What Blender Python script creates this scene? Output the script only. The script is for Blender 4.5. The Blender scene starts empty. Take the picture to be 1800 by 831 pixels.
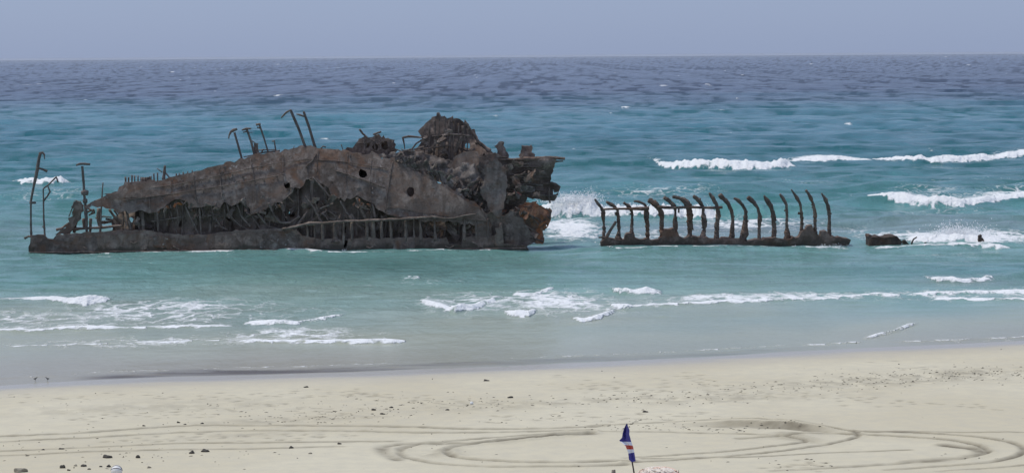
import bpy, bmesh, math, random
import numpy as np
from mathutils import Vector, Matrix
from mathutils.geometry import delaunay_2d_cdt

# ------------------------------------------------------------------ camera, sky, sun, exposure
SC = bpy.context.scene
COL = SC.collection
R = math.radians
CAM_H, FPX = 19.0, 3900.0
cam_d = bpy.data.cameras.new('camera'); cam = bpy.data.objects.new('camera', cam_d); COL.objects.link(cam)
cam_d.sensor_width = 36.0; cam_d.lens = FPX / 1800 * 36.0
cam_d.clip_start = 0.5; cam_d.clip_end = 80000
CAMROT = Matrix.Rotation(R(90 - 4.65), 3, 'X') @ Matrix.Rotation(R(-0.38), 3, 'Z')
cam.matrix_world = Matrix.Translation((0, 0, CAM_H)) @ CAMROT.to_4x4()
SC.camera = cam

SUN_EL, SUN_AZ = 68.0, -72.0            # the sun stands high, to the left
world = bpy.data.worlds.new('World'); SC.world = world; world.use_nodes = True
wn = world.node_tree.nodes; wl = world.node_tree.links
sky = wn.new('ShaderNodeTexSky'); sky.sky_type = 'NISHITA'; sky.sun_disc = False
sky.sun_elevation = R(SUN_EL); sky.sun_rotation = R(SUN_AZ)
sky.altitude = 0; sky.air_density = 1.0; sky.dust_density = 1.2; sky.ozone_density = 3.0
tint = wn.new('ShaderNodeMix'); tint.data_type = 'RGBA'; tint.blend_type = 'MULTIPLY'; tint.inputs[0].default_value = 1.0
tint.inputs[7].default_value = (0.80, 0.93, 1.12, 1)
veil = wn.new('ShaderNodeMix'); veil.data_type = 'RGBA'; veil.inputs[0].default_value = 0.72      # an even high haze over the whole sky
veil.inputs[7].default_value = (3.32, 4.08, 6.22, 1)
bg = wn['Background']; bg.inputs[1].default_value = 0.10
wl.new(sky.outputs[0], tint.inputs[6]); wl.new(tint.outputs[2], veil.inputs[6]); wl.new(veil.outputs[2], bg.inputs[0])

sun_d = bpy.data.lights.new('sun', 'SUN'); sun = bpy.data.objects.new('sun', sun_d); COL.objects.link(sun)
sun_d.energy = 2.5; sun_d.angle = R(8); sun_d.color = (1.0, 0.95, 0.86)
sdir = Vector((math.sin(R(SUN_AZ)) * math.cos(R(SUN_EL)), math.cos(R(SUN_AZ)) * math.cos(R(SUN_EL)), math.sin(R(SUN_EL))))
sun.rotation_euler = sdir.to_track_quat('Z', 'Y').to_euler()
sun.location = (-40, 120, 120)
SC.view_settings.view_transform = 'Standard'; SC.view_settings.look = 'None'
SC.view_settings.exposure = 0.0; SC.view_settings.gamma = 1.0; SC.view_settings.use_curve_mapping = False
SC.cycles.use_denoising = True
SC.cycles.max_bounces = 6; SC.cycles.glossy_bounces = 3; SC.cycles.diffuse_bounces = 3

# ------------------------------------------------------------------ helpers
def ray(px, py):
    return CAMROT @ Vector(((px - 900) / FPX, -(py - 415.5) / FPX, -1.0))
def P(px, py, Y):                     # point of the upright plane y = Y
    d = ray(px, py); t = Y / d.y
    return Vector((d.x * t, Y, CAM_H + d.z * t))
def G(px, py, z=0.0):                 # point at height z
    d = ray(px, py); t = (z - CAM_H) / d.z
    return Vector((d.x * t, d.y * t, z))

def h2(ix, iy, seed):
    n = (ix.astype(np.int64) * 374761393 + iy.astype(np.int64) * 668265263 + seed * 1442695041) & 0xFFFFFFFF
    n = ((n ^ (n >> 13)) * 1274126177) & 0xFFFFFFFF
    n = ((n ^ (n >> 16)) * 2246822519) & 0xFFFFFFFF
    return ((n ^ (n >> 15)) & 0xFFFFFF) / float(0xFFFFFF)
def vn(x, y, seed=0):
    x = np.asarray(x, dtype=float); y = np.asarray(y, dtype=float)
    ix = np.floor(x); iy = np.floor(y); fx = x - ix; fy = y - iy
    fx = fx * fx * (3 - 2 * fx); fy = fy * fy * (3 - 2 * fy)
    a = h2(ix, iy, seed); b = h2(ix + 1, iy, seed); c = h2(ix, iy + 1, seed); d = h2(ix + 1, iy + 1, seed)
    return (a + (b - a) * fx) * (1 - fy) + (c + (d - c) * fx) * fy
def fbm(x, y, o=4, seed=0):           # about -1 .. 1
    s = 0; a = 1; t = 0
    for k in range(o):
        s = s + a * (vn(x * 2 ** k + 17.3 * k, y * 2 ** k - 9.1 * k, seed + k) * 2 - 1); t += a; a *= 0.5
    return s / t
def sst(a, b, x):
    t = np.clip((x - a) / (b - a), 0, 1); return t * t * (3 - 2 * t)

def tag(o, label=None, cat=None, group=None, kind=None):
    if label: o['label'] = label
    if cat: o['category'] = cat
    if group: o['group'] = group
    if kind: o['kind'] = kind
    return o
def empty(name, loc, label=None, cat=None, group=None):
    o = bpy.data.objects.new(name, None); COL.objects.link(o); o.location = loc; o.empty_display_size = 0.5
    return tag(o, label, cat, group)
def root_of(o):
    p = Vector((0, 0, 0))
    while o is not None: p = p + Vector(o.location); o = o.parent
    return p
def mesh_obj(name, verts, faces, mat, parent=None, smooth=True, origin=None):
    off = root_of(parent) if parent is not None else (Vector(origin) if origin is not None else Vector((0, 0, 0)))
    me = bpy.data.meshes.new(name)
    me.from_pydata([tuple(Vector(v) - off) for v in verts], [], faces)
    me.materials.append(mat)
    if smooth: me.polygons.foreach_set('use_smooth', [True] * len(me.polygons))
    me.update()
    o = bpy.data.objects.new(name, me); COL.objects.link(o)
    if parent is not None: o.parent = parent
    elif origin is not None: o.location = origin
    return o

def grid_obj(name, X, Y, Z, mat, attrs=()):
    nr, nc = X.shape
    co = np.stack([X, Y, Z], -1).reshape(-1, 3).astype(np.float32)
    idx = np.arange(nr * nc).reshape(nr, nc)
    q = np.stack([idx[:-1, :-1], idx[:-1, 1:], idx[1:, 1:], idx[1:, :-1]], -1).reshape(-1, 4)
    me = bpy.data.meshes.new(name)
    me.vertices.add(len(co)); me.vertices.foreach_set('co', co.ravel())
    me.loops.add(q.size); me.loops.foreach_set('vertex_index', q.ravel().astype(np.int32))
    me.polygons.add(len(q))
    me.polygons.foreach_set('loop_start', np.arange(0, q.size, 4, dtype=np.int32))
    me.polygons.foreach_set('use_smooth', np.ones(len(q), dtype=bool))
    me.update(calc_edges=True)
    for nm, arr in attrs:
        if arr.ndim == 3:
            a = me.attributes.new(nm, 'FLOAT_COLOR', 'POINT'); c = np.ones((nr * nc, 4), np.float32); c[:, :3] = arr.reshape(-1, 3)
            a.data.foreach_set('color', c.ravel())
        else:
            a = me.attributes.new(nm, 'FLOAT', 'POINT'); a.data.foreach_set('value', arr.ravel().astype(np.float32))
    me.materials.append(mat)
    o = bpy.data.objects.new(name, me); COL.objects.link(o); o['kind'] = 'structure'
    return o

# ------------------------------------------------------------------ material helpers
class NT:
    def __init__(s, name):
        s.m = bpy.data.materials.new(name); s.m.use_nodes = True; s.t = s.m.node_tree
        s.b = s.t.nodes['Principled BSDF']
    def n(s, typ, **kw):
        x = s.t.nodes.new(typ)
        for k, v in kw.items(): setattr(x, k, v)
        return x
    def l(s, a, b): s.t.links.new(a, b)
    def noise(s, vec, scale, detail=4, rough=0.55, dist=0.0):
        x = s.n('ShaderNodeTexNoise'); x.inputs['Scale'].default_value = scale; x.inputs['Detail'].default_value = detail
        x.inputs['Roughness'].default_value = rough; x.inputs['Distortion'].default_value = dist
        if vec is not None: s.l(vec, x.inputs['Vector'])
        return x.outputs['Fac']
    def ramp(s, fac, stops):
        x = s.n('ShaderNodeValToRGB'); e = x.color_ramp.elements
        while len(e) < len(stops): e.new(0.5)
        for k, (p, c) in enumerate(stops): e[k].position = p; e[k].color = (c, c, c, 1) if not hasattr(c, '__len__') else (*c, 1)
        s.l(fac, x.inputs[0]); return x.outputs[0]
    def mix(s, fac, a, b, mode='MIX'):
        x = s.n('ShaderNodeMix', data_type='RGBA', blend_type=mode)
        for sock, v in ((x.inputs[0], fac), (x.inputs[6], a), (x.inputs[7], b)):
            if hasattr(v, 'links') or isinstance(v, bpy.types.NodeSocket): s.l(v, sock)
            elif hasattr(v, '__len__'): sock.default_value = (*v, 1)
            else: sock.default_value = v
        return x.outputs[2]
    def math(s, op, a, b=0.5, c=None, clamp=False):
        x = s.n('ShaderNodeMath', operation=op, use_clamp=clamp)
        for k, v in enumerate((a, b, c)):
            if v is None: continue
            if isinstance(v, bpy.types.NodeSocket): s.l(v, x.inputs[k])
            else: x.inputs[k].default_value = v
        return x.outputs[0]
    def mapr(s, v, a, b, c=0.0, d=1.0, smooth=True):
        x = s.n('ShaderNodeMapRange'); x.interpolation_type = 'SMOOTHSTEP' if smooth else 'LINEAR'
        for k, q in ((0, v), (1, a), (2, b), (3, c), (4, d)):
            if isinstance(q, bpy.types.NodeSocket): s.l(q, x.inputs[k])
            else: x.inputs[k].default_value = q
        return x.outputs[0]
    def attr(s, name, out='Fac'):
        x = s.n('ShaderNodeAttribute'); x.attribute_name = name; return x.outputs[out]
    def pos(s, scale=(1, 1, 1)):
        g = s.n('ShaderNodeNewGeometry'); x = s.n('ShaderNodeMapping'); x.inputs['Scale'].default_value = scale
        s.l(g.outputs['Position'], x.inputs['Vector']); return x.outputs[0]
    def bump(s, h, strength, dist, prev=None):
        x = s.n('ShaderNodeBump'); x.inputs['Strength'].default_value = strength; x.inputs['Distance'].default_value = dist
        s.l(h, x.inputs['Height'])
        if prev is not None: s.l(prev, x.inputs['Normal'])
        return x.outputs[0]

def rust(name, dark, mid, pale, orange=0.25, speck=0.0, seed=0.0, ocol=(0.165, 0.088, 0.052), weed=0.0):
    warm = (1.10, 1.03, 0.945); dark, mid, pale, ocol = [tuple(x * w for x, w in zip(c_, warm)) for c_ in (dark, mid, pale, ocol)]
    k = NT(name); v = k.pos(); mp = k.n('ShaderNodeMapping'); mp.inputs['Location'].default_value = (seed, seed * 1.7, seed * .6)
    k.l(v, mp.inputs['Vector']); v = mp.outputs[0]
    n1 = k.noise(v, 0.22, 8, 0.62, 0.6); n2 = k.noise(v, 0.9, 10, 0.72, 0.5); n3 = k.noise(v, 2.2, 8, 0.78); n4 = k.noise(v, 0.45, 6, 0.6, 1.2)
    vs = k.pos((0.9, 0.9, 0.16)); st = k.noise(vs, 1.6, 6, 0.6)
    c = k.mix(k.ramp(n1, [(0.36, 0), (0.62, 1)]), dark, mid)
    c = k.mix(k.ramp(n2, [(0.47, 0), (0.66, 1)]), c, pale)
    c = k.mix(k.math('MULTIPLY', k.ramp(st, [(0.48, 0), (0.66, 1)]), 0.75), c, dark)
    o = k.math('MULTIPLY', k.ramp(n4, [(0.56 - 0.12 * orange, 0), (0.72 - 0.1 * orange, 1)]), min(1.0, orange * 1.4))
    c = k.mix(o, c, ocol)
    c = k.mix(k.math('MULTIPLY', k.ramp(n3, [(0.50, 0), (0.62, 1)]), 0.62), c, tuple(x * 0.5 for x in dark))
    if speck > 0:
        n5 = k.noise(v, 2.3, 5, 0.75); n6 = k.noise(v, 0.16, 3, 0.5)
        s = k.math('MULTIPLY', k.ramp(n5, [(0.60, 0), (0.66, 1)]), k.ramp(n6, [(0.45, 0), (0.62, speck)]))
        c = k.mix(s, c, (0.42, 0.40, 0.37))
    if weed > 0:                        # growth and wet slime that the tide leaves along the waterline
        sp = k.n('ShaderNodeSeparateXYZ'); g_ = k.n('ShaderNodeNewGeometry'); k.l(g_.outputs['Position'], sp.inputs[0])
        hz = k.math('ADD', sp.outputs[2], k.math('MULTIPLY', k.math('SUBTRACT', n2, 0.5), 1.6))
        c = k.mix(k.math('MULTIPLY', k.mapr(hz, 0.85, 0.45, 0.0, 1.0), 0.8 * weed), c, (0.052, 0.050, 0.036))
    k.l(c, k.b.inputs['Base Color']); k.b.inputs['Roughness'].default_value = 0.88
    k.b.inputs['Specular IOR Level'].default_value = 0.25
    b = k.bump(n1, 0.25, 0.4); b = k.bump(n2, 0.6, 0.13, b); b = k.bump(n3, 0.9, 0.08, b); k.l(b, k.b.inputs['Normal'])
    return k.m

M = {}
M['hull'] = rust('hull_rust', (0.098, 0.078, 0.068), (0.185, 0.158, 0.144), (0.285, 0.256, 0.240), 0.5, 0.9, 0)
M['lower'] = rust('lower_hull_rust', (0.125, 0.100, 0.086), (0.215, 0.175, 0.152), (0.310, 0.265, 0.236), 0.45, 0.2, 5, weed=0.85)
M['inner'] = rust('inner_rust', (0.17, 0.145, 0.128), (0.265, 0.23, 0.205), (0.35, 0.31, 0.28), 0.4, 0.3, 9)
M['rib'] = rust('rib_rust', (0.12, 0.10, 0.09), (0.20, 0.17, 0.152), (0.31, 0.275, 0.25), 0.22, 0.5, 13)
M['ruin'] = rust('ruin_rust', (0.088, 0.073, 0.066), (0.169, 0.139, 0.126), (0.297, 0.257, 0.236), 0.28, 0.2, 21)
M['rubble'] = rust('rubble_rust', (0.08, 0.07, 0.065), (0.17, 0.152, 0.142), (0.33, 0.31, 0.29), 0.2, 0.7, 31)
M['post'] = rust('post_rust', (0.100, 0.088, 0.085), (0.163, 0.144, 0.135), (0.237, 0.213, 0.200), 0.2, 0.0, 41)
M['bright'] = rust('bright_rust', (0.09, 0.066, 0.055), (0.17, 0.125, 0.10), (0.26, 0.21, 0.175), 0.95, 0.0, 51, (0.37, 0.15, 0.07))
M['keel'] = rust('keel_rust', (0.085, 0.066, 0.058), (0.150, 0.118, 0.102), (0.245, 0.200, 0.175), 0.45, 0.0, 61, weed=0.7)
M['debris'] = rust('debris_rust', (0.042, 0.036, 0.032), (0.075, 0.062, 0.054), (0.125, 0.100, 0.082), 0.35, 0.0, 71)

def plain(name, col, rough=0.8, var=0.2, scale=6.0, bump=0.3, spec=0.3):
    k = NT(name); v = k.pos(); n = k.noise(v, scale, 6, 0.65)
    c = k.mix(k.ramp(n, [(0.3, 0), (0.7, 1)]), tuple(x * (1 - var) for x in col), tuple(min(1, x * (1 + var)) for x in col))
    k.l(c, k.b.inputs['Base Color']); k.b.inputs['Roughness'].default_value = rough; k.b.inputs['Specular IOR Level'].default_value = spec
    k.l(k.bump(n, bump, 0.5 / scale), k.b.inputs['Normal']); return k.m
M['red'] = plain('faded_red_paint', (0.55, 0.16, 0.15), 0.7, 0.15)
M['rock'] = plain('dark_rock', (0.085, 0.078, 0.066), 0.9, 0.45, 5.0, 0.8)
M['rock_pale'] = plain('pale_rock', (0.30, 0.27, 0.21), 0.9, 0.35, 5.0, 0.8)
M['weed'] = plain('dry_weed', (0.16, 0.145, 0.115), 0.95, 0.5, 9.0)
M['white'] = plain('white_plastic', (0.80, 0.80, 0.77), 0.5, 0.06, 12.0, 0.1)
M['foamdrop'] = plain('spray_water', (0.86, 0.88, 0.89), 0.6, 0.03, 5.0, 0.2)
M['bird'] = plain('bird_plumage', (0.13, 0.125, 0.12), 0.8, 0.5, 14.0, 0.1)
M['wood'] = plain('weathered_wood', (0.27, 0.235, 0.20), 0.9, 0.3, 30.0, 0.5)
M['wooddark'] = plain('dark_wood', (0.11, 0.09, 0.075), 0.9, 0.3, 30.0, 0.5)
M['pole'] = plain('pole_wood', (0.055, 0.042, 0.040), 0.7, 0.3, 40.0, 0.2)
M['blue'] = plain('blue_cloth', (0.062, 0.055, 0.26), 0.85, 0.12, 60.0, 0.2)
M['redc'] = plain('red_cloth', (0.52, 0.085, 0.055), 0.85, 0.10, 60.0, 0.2)
M['whitec'] = plain('white_cloth', (0.78, 0.78, 0.82), 0.85, 0.05, 60.0, 0.2)
M['strand_cream'] = plain('cream_strand', (0.78, 0.70, 0.60), 0.9, 0.15, 60.0, 0.4)
M['strand_peach'] = plain('peach_strand', (0.78, 0.55, 0.43), 0.9, 0.15, 60.0, 0.4)
M['stripe'] = plain('dark_stripe', (0.10, 0.09, 0.11), 0.7, 0.2, 30.0, 0.2)

# ------------------------------------------------------------------ shoreline and the lie of the beach
shore_px = [(-500, 712), (-200, 690), (0, 677), (80, 672), (160, 668), (300, 662), (450, 659), (600, 654.5), (750, 648), (900, 642), (1100, 634),
            (1300, 624), (1500, 612.5), (1650, 606), (1800, 599), (2000, 590), (2300, 576)]
sh = np.array([tuple(G(*p).xy) for p in shore_px])
def y_shore(x): return np.interp(x, sh[:, 0], sh[:, 1]) + 0.45 * fbm(x * 0.11, x * 0 + 2.5, 3, 900)
def s_off(x, y): return (y - y_shore(np.clip(x, sh[0, 0], sh[-1, 0]))) * 0.97     # metres out from the water's edge
def beach_z(x, y):
    s = s_off(x, y)
    z = np.where(s < 0, -s * 0.026, -s * 0.045); z = np.maximum(z, -1.6)
    line = CAM_H - 0.1885 * y - np.minimum(1.6, np.maximum(0, (92 - y)) * 0.035)    # the dune that falls from the viewpoint to the beach
    z = np.where(y < 92, np.maximum(np.minimum(line, 17.2), 0.6), z)
    t = sst(86, 98, y); zb = np.where(s < 0, -s * 0.026, -s * 0.045)
    return np.where((y >= 80) & (y < 98), np.maximum(np.minimum(line, 17.2), 0.4) * (1 - t) + np.maximum(zb, -1.6) * t, z)
def GB(px, py):                         # where the line of sight meets the sand
    z = 0.6
    for _ in range(12):
        p = G(px, py, z); z = float(beach_z(np.array(p.x), np.array(p.y)))
    return Vector((p.x, p.y, z))

# ------------------------------------------------------------------ sand
def axis(parts):
    return np.concatenate([np.linspace(a, b, n, endpoint=False) for a, b, n in parts] + [np.array([parts[-1][1]])])
bx = axis([(-900, -60, 14), (-60, -40, 30), (-40, 44, 640), (44, 64, 30), (64, 900, 14)])
by = axis([(-120, 0, 8), (0, 60, 20), (60, 93, 24), (93, 150, 440), (150, 200, 12)])
BX, BY = np.meshgrid(bx, by)
BZ = beach_z(BX, BY)
S = s_off(BX, BY)
dry = sst(-1.0, -9.0, S)
BZ = BZ + dry * (0.035 * fbm(BX * 0.25, BY * 0.25, 4, 3) + 0.016 * fbm(BX * 1.1, BY * 1.3, 3, 8))
rough = np.zeros_like(BX); track = np.zeros_like(BX)
def poly_dist(pts):
    D = np.full(BX.shape, 1e9)
    for (a, b) in zip(pts[:-1], pts[1:]):
        pad = 3.5
        j0, j1 = np.searchsorted(bx, [min(a.x, b.x) - pad, max(a.x, b.x) + pad]); i0, i1 = np.searchsorted(by, [min(a.y, b.y) - pad, max(a.y, b.y) + pad])
        if j1 <= j0 or i1 <= i0: continue
        sx = BX[i0:i1, j0:j1]; sy = BY[i0:i1, j0:j1]
        ex, ey = b.x - a.x, b.y - a.y; L = ex * ex + ey * ey + 1e-9
        t = np.clip(((sx - a.x) * ex + (sy - a.y) * ey) / L, 0, 1)
        d = np.hypot(sx - a.x - t * ex, sy - a.y - t * ey)
        D[i0:i1, j0:j1] = np.minimum(D[i0:i1, j0:j1], d)
    return D
def smooth_line(px):
    pts = [Vector((x, y)) for x, y in px]; out = []
    for k in range(len(pts) - 1):
        p0 = pts[max(k - 1, 0)]; p1 = pts[k]; p2 = pts[k + 1]; p3 = pts[min(k + 2, len(pts) - 1)]
        for q in range(6):
            t = q / 6
            out.append(0.5 * ((2 * p1) + (p2 - p0) * t + (2 * p0 - 5 * p1 + 4 * p2 - p3) * t * t + (3 * p1 - p0 - 3 * p2 + p3) * t ** 3))
    out.append(pts[-1]); return out
def rut(px, depth, w, ridge=0.6, tr=1.05):
    global BZ, track, rough
    d = poly_dist([GB(p.x, p.y) for p in smooth_line(px)])
    m = 0.75 + 0.45 * fbm(BX * 0.35, BY * 0.35, 3, 55)
    w = w * 0.85; depth = depth * 1.5; m = np.clip(m + 0.35 * fbm(BX * 2.2, BY * 2.2, 2, 57), 0.1, 1.4)
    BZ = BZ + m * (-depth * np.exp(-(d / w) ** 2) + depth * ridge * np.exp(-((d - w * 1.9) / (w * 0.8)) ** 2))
    track = np.maximum(track, tr * m * np.exp(-(d / (w * 1.35)) ** 2)); rough = np.maximum(rough, np.exp(-(d / (w * 2.2)) ** 2))  # dark tint: damp sand, plus the rut's face shading put into the colour
RUTS = [
 ([(-60, 769), (100, 763), (200, 757), (300, 750), (400, 748), (600, 749), (750, 752), (850, 754), (1000, 752), (1060, 749)], 0.07, 0.22),
 ([(-60, 779), (150, 770), (300, 761), (450, 757), (600, 758), (750, 761), (900, 759), (1040, 756)], 0.07, 0.20),
 ([(-60, 795), (150, 787), (300, 780), (400, 778), (600, 777), (700, 776)], 0.05, 0.18),
 ([(-60, 803), (150, 795), (300, 790), (450, 788), (600, 785)], 0.045, 0.18),
 ([(1040, 748), (1200, 741), (1300, 741), (1400, 746), (1480, 755), (1506, 761), (1500, 770), (1440, 783), (1350, 795), (1200, 808), (1100, 813)], 0.05, 0.16),
 ([(1060, 758), (1200, 760), (1340, 764), (1412, 771), (1400, 779), (1350, 785), (1250, 795), (1100, 805)], 0.045, 0.16),
 ([(1040, 757), (900, 768), (800, 775), (720, 784), (702, 795), (722, 806), (790, 816), (900, 820), (1100, 817)], 0.07, 0.20),
 ([(1040, 761), (900, 774), (800, 784), (786, 794), (805, 803), (850, 808), (950, 812), (1100, 811)], 0.08, 0.22),
 ([(1040, 763), (950, 768), (850, 778), (690, 782), (676, 795), (700, 808)], 0.045, 0.3),
 ([(1300, 771), (1450, 762), (1510, 764), (1600, 768), (1690, 776), (1732, 788), (1728, 798), (1650, 810), (1500, 820), (1360, 828)], 0.06, 0.2),
 ([(1510, 759), (1600, 760), (1700, 766), (1780, 778), (1800, 792), (1770, 806), (1690, 816), (1560, 826)], 0.05, 0.18),
 ([(1500, 757), (1650, 759), (1900, 761)], 0.04, 0.14),
 ([(1660, 782), (1715, 789), (1722, 797), (1690, 803), (1600, 812)], 0.04, 0.3),
 ([(1130, 806), (1300, 803), (1440, 796), (1600, 790)], 0.025, 0.12),
 ([(1650, 828), (1750, 822), (1850, 812)], 0.05, 0.16),
]
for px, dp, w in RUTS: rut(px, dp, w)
def bank(px, h, wn, wf):               # heaped bank: steep towards the viewer, gentle away from it
    global BZ, track, rough
    pts = [GB(p.x, p.y) for p in smooth_line(px)]
    xs = np.array([p.x for p in pts]); ys = np.array([p.y for p in pts]); o = np.argsort(xs); xs = xs[o]; ys = ys[o]
    d = BY - np.interp(BX, xs, ys)
    e = sst(xs[0], xs[0] + min(8.5, 0.75 * (xs[-1] - xs[0])), BX) * sst(xs[-1], xs[-1] - 3.0, BX) * (0.8 + 0.5 * fbm(BX * 0.5, BY * 0.5, 3, 77))
    prof = np.where(d < 0, np.clip(1 + d / (wn * 1.2), 0, 1), np.exp(-(d / wf) ** 2))
    trench = np.exp(-((d + wn * 2.2) / (wn * 1.0)) ** 2)
    BZ = BZ + e * (h * prof - 0.5 * h * trench)
    track = np.maximum(track, np.clip(e * 1.25, 0, 1) * sst(0.06, -0.10, d) * sst(-wn * 3.0, -wn * 1.6, d + 0.25 * fbm(BX * 1.5, BY * 1.5, 3, 71)) * (0.85 + 0.3 * fbm(BX * 3, BY * 3, 2, 72))); rough = np.maximum(rough, e * np.exp(-((d + wn) / (wn * 2)) ** 2))  # viewer-side face tinted dark: shading of the bank put into the sand colour
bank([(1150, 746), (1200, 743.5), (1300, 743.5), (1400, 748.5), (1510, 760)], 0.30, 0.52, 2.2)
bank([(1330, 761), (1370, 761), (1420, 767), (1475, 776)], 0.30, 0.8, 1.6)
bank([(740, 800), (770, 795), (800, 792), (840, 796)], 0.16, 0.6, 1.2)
def churn(cx, cy, rx, ry, amp, a2=0.3):
    global BZ, track, rough
    c = GB(cx, cy); X2 = rx * c.y / FPX; Y2 = ry * c.y * c.y / 74100
    tilt = 0.25
    w = np.exp(-((BX - c.x) / X2) ** 2 - ((BY - c.y - tilt * (BX - c.x)) / Y2) ** 2)
    n = fbm(BX * 1.5, BY * 1.2, 4, 91)
    BZ = BZ + amp * w * n
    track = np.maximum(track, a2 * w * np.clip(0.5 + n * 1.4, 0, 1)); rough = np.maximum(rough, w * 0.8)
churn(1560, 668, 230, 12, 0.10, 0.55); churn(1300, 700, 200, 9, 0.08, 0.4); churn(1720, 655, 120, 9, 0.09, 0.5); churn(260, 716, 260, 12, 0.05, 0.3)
churn(1000, 708, 300, 9, 0.07, 0.35); churn(520, 737, 160, 6, 0.09, 0.45); churn(770, 795, 40, 8, 0.09, 0.5); churn(420, 765, 200, 5, 0.05, 0.3)
# footprints: small hollows in broken lines
rng = random.Random(4)
for (x0, y0, x1, y1, n) in [(0, 700, 600, 690, 40), (100, 735, 420, 720, 40), (600, 690, 900, 715, 60), (900, 640, 1180, 700, 26), (1040, 665, 1050, 690, 8),
                            (1160, 660, 1170, 690, 8), (1200, 655, 1330, 700, 40), (850, 735, 1250, 730, 40), (1350, 818, 1450, 815, 16), (1480, 700, 1760, 715, 24),
                            (380, 700, 640, 730, 40), (1500, 640, 1640, 648, 10), (200, 770, 620, 765, 50), (950, 680, 1500, 700, 60)]:
    for k in range(n):
        t = rng.random(); c = GB(x0 + (x1 - x0) * t + rng.gauss(0, 14), y0 + (y1 - y0) * t + rng.gauss(0, 4.5))
        j0, j1 = np.searchsorted(bx, [c.x - .8, c.x + .8]); i0, i1 = np.searchsorted(by, [c.y - .8, c.y + .8])
        a = rng.uniform(0.12, 0.24); b = rng.uniform(0.12, 0.2)
        e = np.exp(-((BX[i0:i1, j0:j1] - c.x) / a) ** 2 - ((BY[i0:i1, j0:j1] - c.y) / b) ** 2)
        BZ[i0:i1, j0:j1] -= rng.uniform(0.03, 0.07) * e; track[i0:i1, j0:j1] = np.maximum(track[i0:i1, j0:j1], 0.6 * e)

k = NT('sand'); v = k.pos()
n1 = k.noise(v, 0.07, 6, 0.55, 0.4); n2 = k.noise(v, 1.2, 6, 0.6); n3 = k.noise(v, 9.0, 4, 0.6)
c = k.mix(k.ramp(n1, [(0.38, 0), (0.62, 1)]), (0.555, 0.502, 0.362), (0.610, 0.562, 0.418))
c = k.mix(k.ramp(n2, [(0.35, 0.35), (0.62, 0)]), c, (0.455, 0.43, 0.35))
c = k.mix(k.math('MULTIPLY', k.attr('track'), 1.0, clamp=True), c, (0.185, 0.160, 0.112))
wet = k.attr('wet')
c = k.mix(k.math('MULTIPLY', wet, 0.8), c, (0.38, 0.36, 0.32))
k.l(c, k.b.inputs['Base Color'])
k.l(k.mapr(wet, 0.5, 1.0, 0.92, 0.25), k.b.inputs['Roughness']); k.b.inputs['Specular IOR Level'].default_value = 0.3
b = k.bump(n2, 0.25, 0.10); b = k.bump(n3, 0.35, 0.03, b); k.l(b, k.b.inputs['Normal'])
wetv = sst(-9.0, -0.5, S + 1.2 * fbm(BX * 0.15, BY * 0.4, 3, 33)) ** 1.6
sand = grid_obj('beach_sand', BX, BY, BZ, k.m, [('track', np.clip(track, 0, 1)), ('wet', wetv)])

# ------------------------------------------------------------------ sea
rows, cols = 600, 1120
yy = 1.0 / np.linspace(1 / 112.0, 1 / 30000.0, rows)
ss = np.concatenate([np.linspace(-1.3, -0.30, 14, endpoint=False), np.linspace(-0.30, 0.30, cols), np.linspace(0.30, 1.3, 15)[1:]])
SX = yy[:, None] * ss[None, :]; SY = np.repeat(yy[:, None], len(ss), 1)
SS = s_off(SX, SY); SSc = np.clip(SS, 0, None)
DY = SY * SY / 74100.0 * 1.03
SZ = np.zeros_like(SX); FO = np.zeros_like(SX)
rnd = np.random.RandomState(5)
env = 0.7 + 0.6 * fbm(SX * 0.02, SY * 0.012, 3, 40)
calm = 0.12 + 0.88 * sst(3, 110, SSc)
lee = 1 - 0.5 * np.exp(-((SX + 20) / 26) ** 2 - ((SY - 198) / 14) ** 2)       # sheltered water in front of the hull
for i in range(46):
    lam = 1.3 * (30 / 1.3) ** (i / 45.0) * rnd.uniform(0.9, 1.1)
    th = R(rnd.normal(14, 34)); kx, ky = math.sin(th), -math.cos(th)
    amp = 0.0135 * lam ** 0.95 * (1.0 if lam < 14 else 0.75) * rnd.uniform(0.6, 1.3) * 0.9
    res = np.clip(lam / (DY * 2.6) - 0.6, 0, 1)
    w = np.sin((kx * SX + ky * SY) * 2 * math.pi / lam + rnd.uniform(0, 6.28) + 1.3 * vn(SX / lam / 3, SY / lam / 3, 300 + i))
    SZ += amp * 0.55 * res * w
SZ *= env * calm * lee
# long swell that shows as darker bands off shore
for i in range(5):
    lam = [38, 52, 70, 95, 130][i]; th = R(rnd.normal(10, 9))
    SZ += 0.16 * (lam / 50) ** 0.5 * np.clip(lam / (DY * 2.5) - 0.5, 0, 1) * sst(60, 200, SSc) * np.sin((math.sin(th) * SX - math.cos(th) * SY) * 2 * math.pi / lam + i * 2.1 + 2.5 * vn(SX / 90, SY / 90, 70 + i)) * (0.5 + 0.9 * vn(SX / 60, SY / 80, 90 + i))
def ridge(lx, ly, amp, seed, th):
    cx, sx_ = math.cos(th), math.sin(th); u = SX * cx + SY * sx_; w = -SX * sx_ + SY * cx
    n = vn(u / lx + 0.8 * vn(u / lx * 2.3, w / ly * 2.3, seed + 1), w / ly, seed) * 0.7 + 0.3 * vn(u / lx * 2.1, w / ly * 2.1, seed + 2)
    r = 1 - np.abs(2 * n - 1); r = r * r
    return amp * r * np.clip(ly * 2 / (DY * 2.2) - 0.5, 0, 1)
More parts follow.
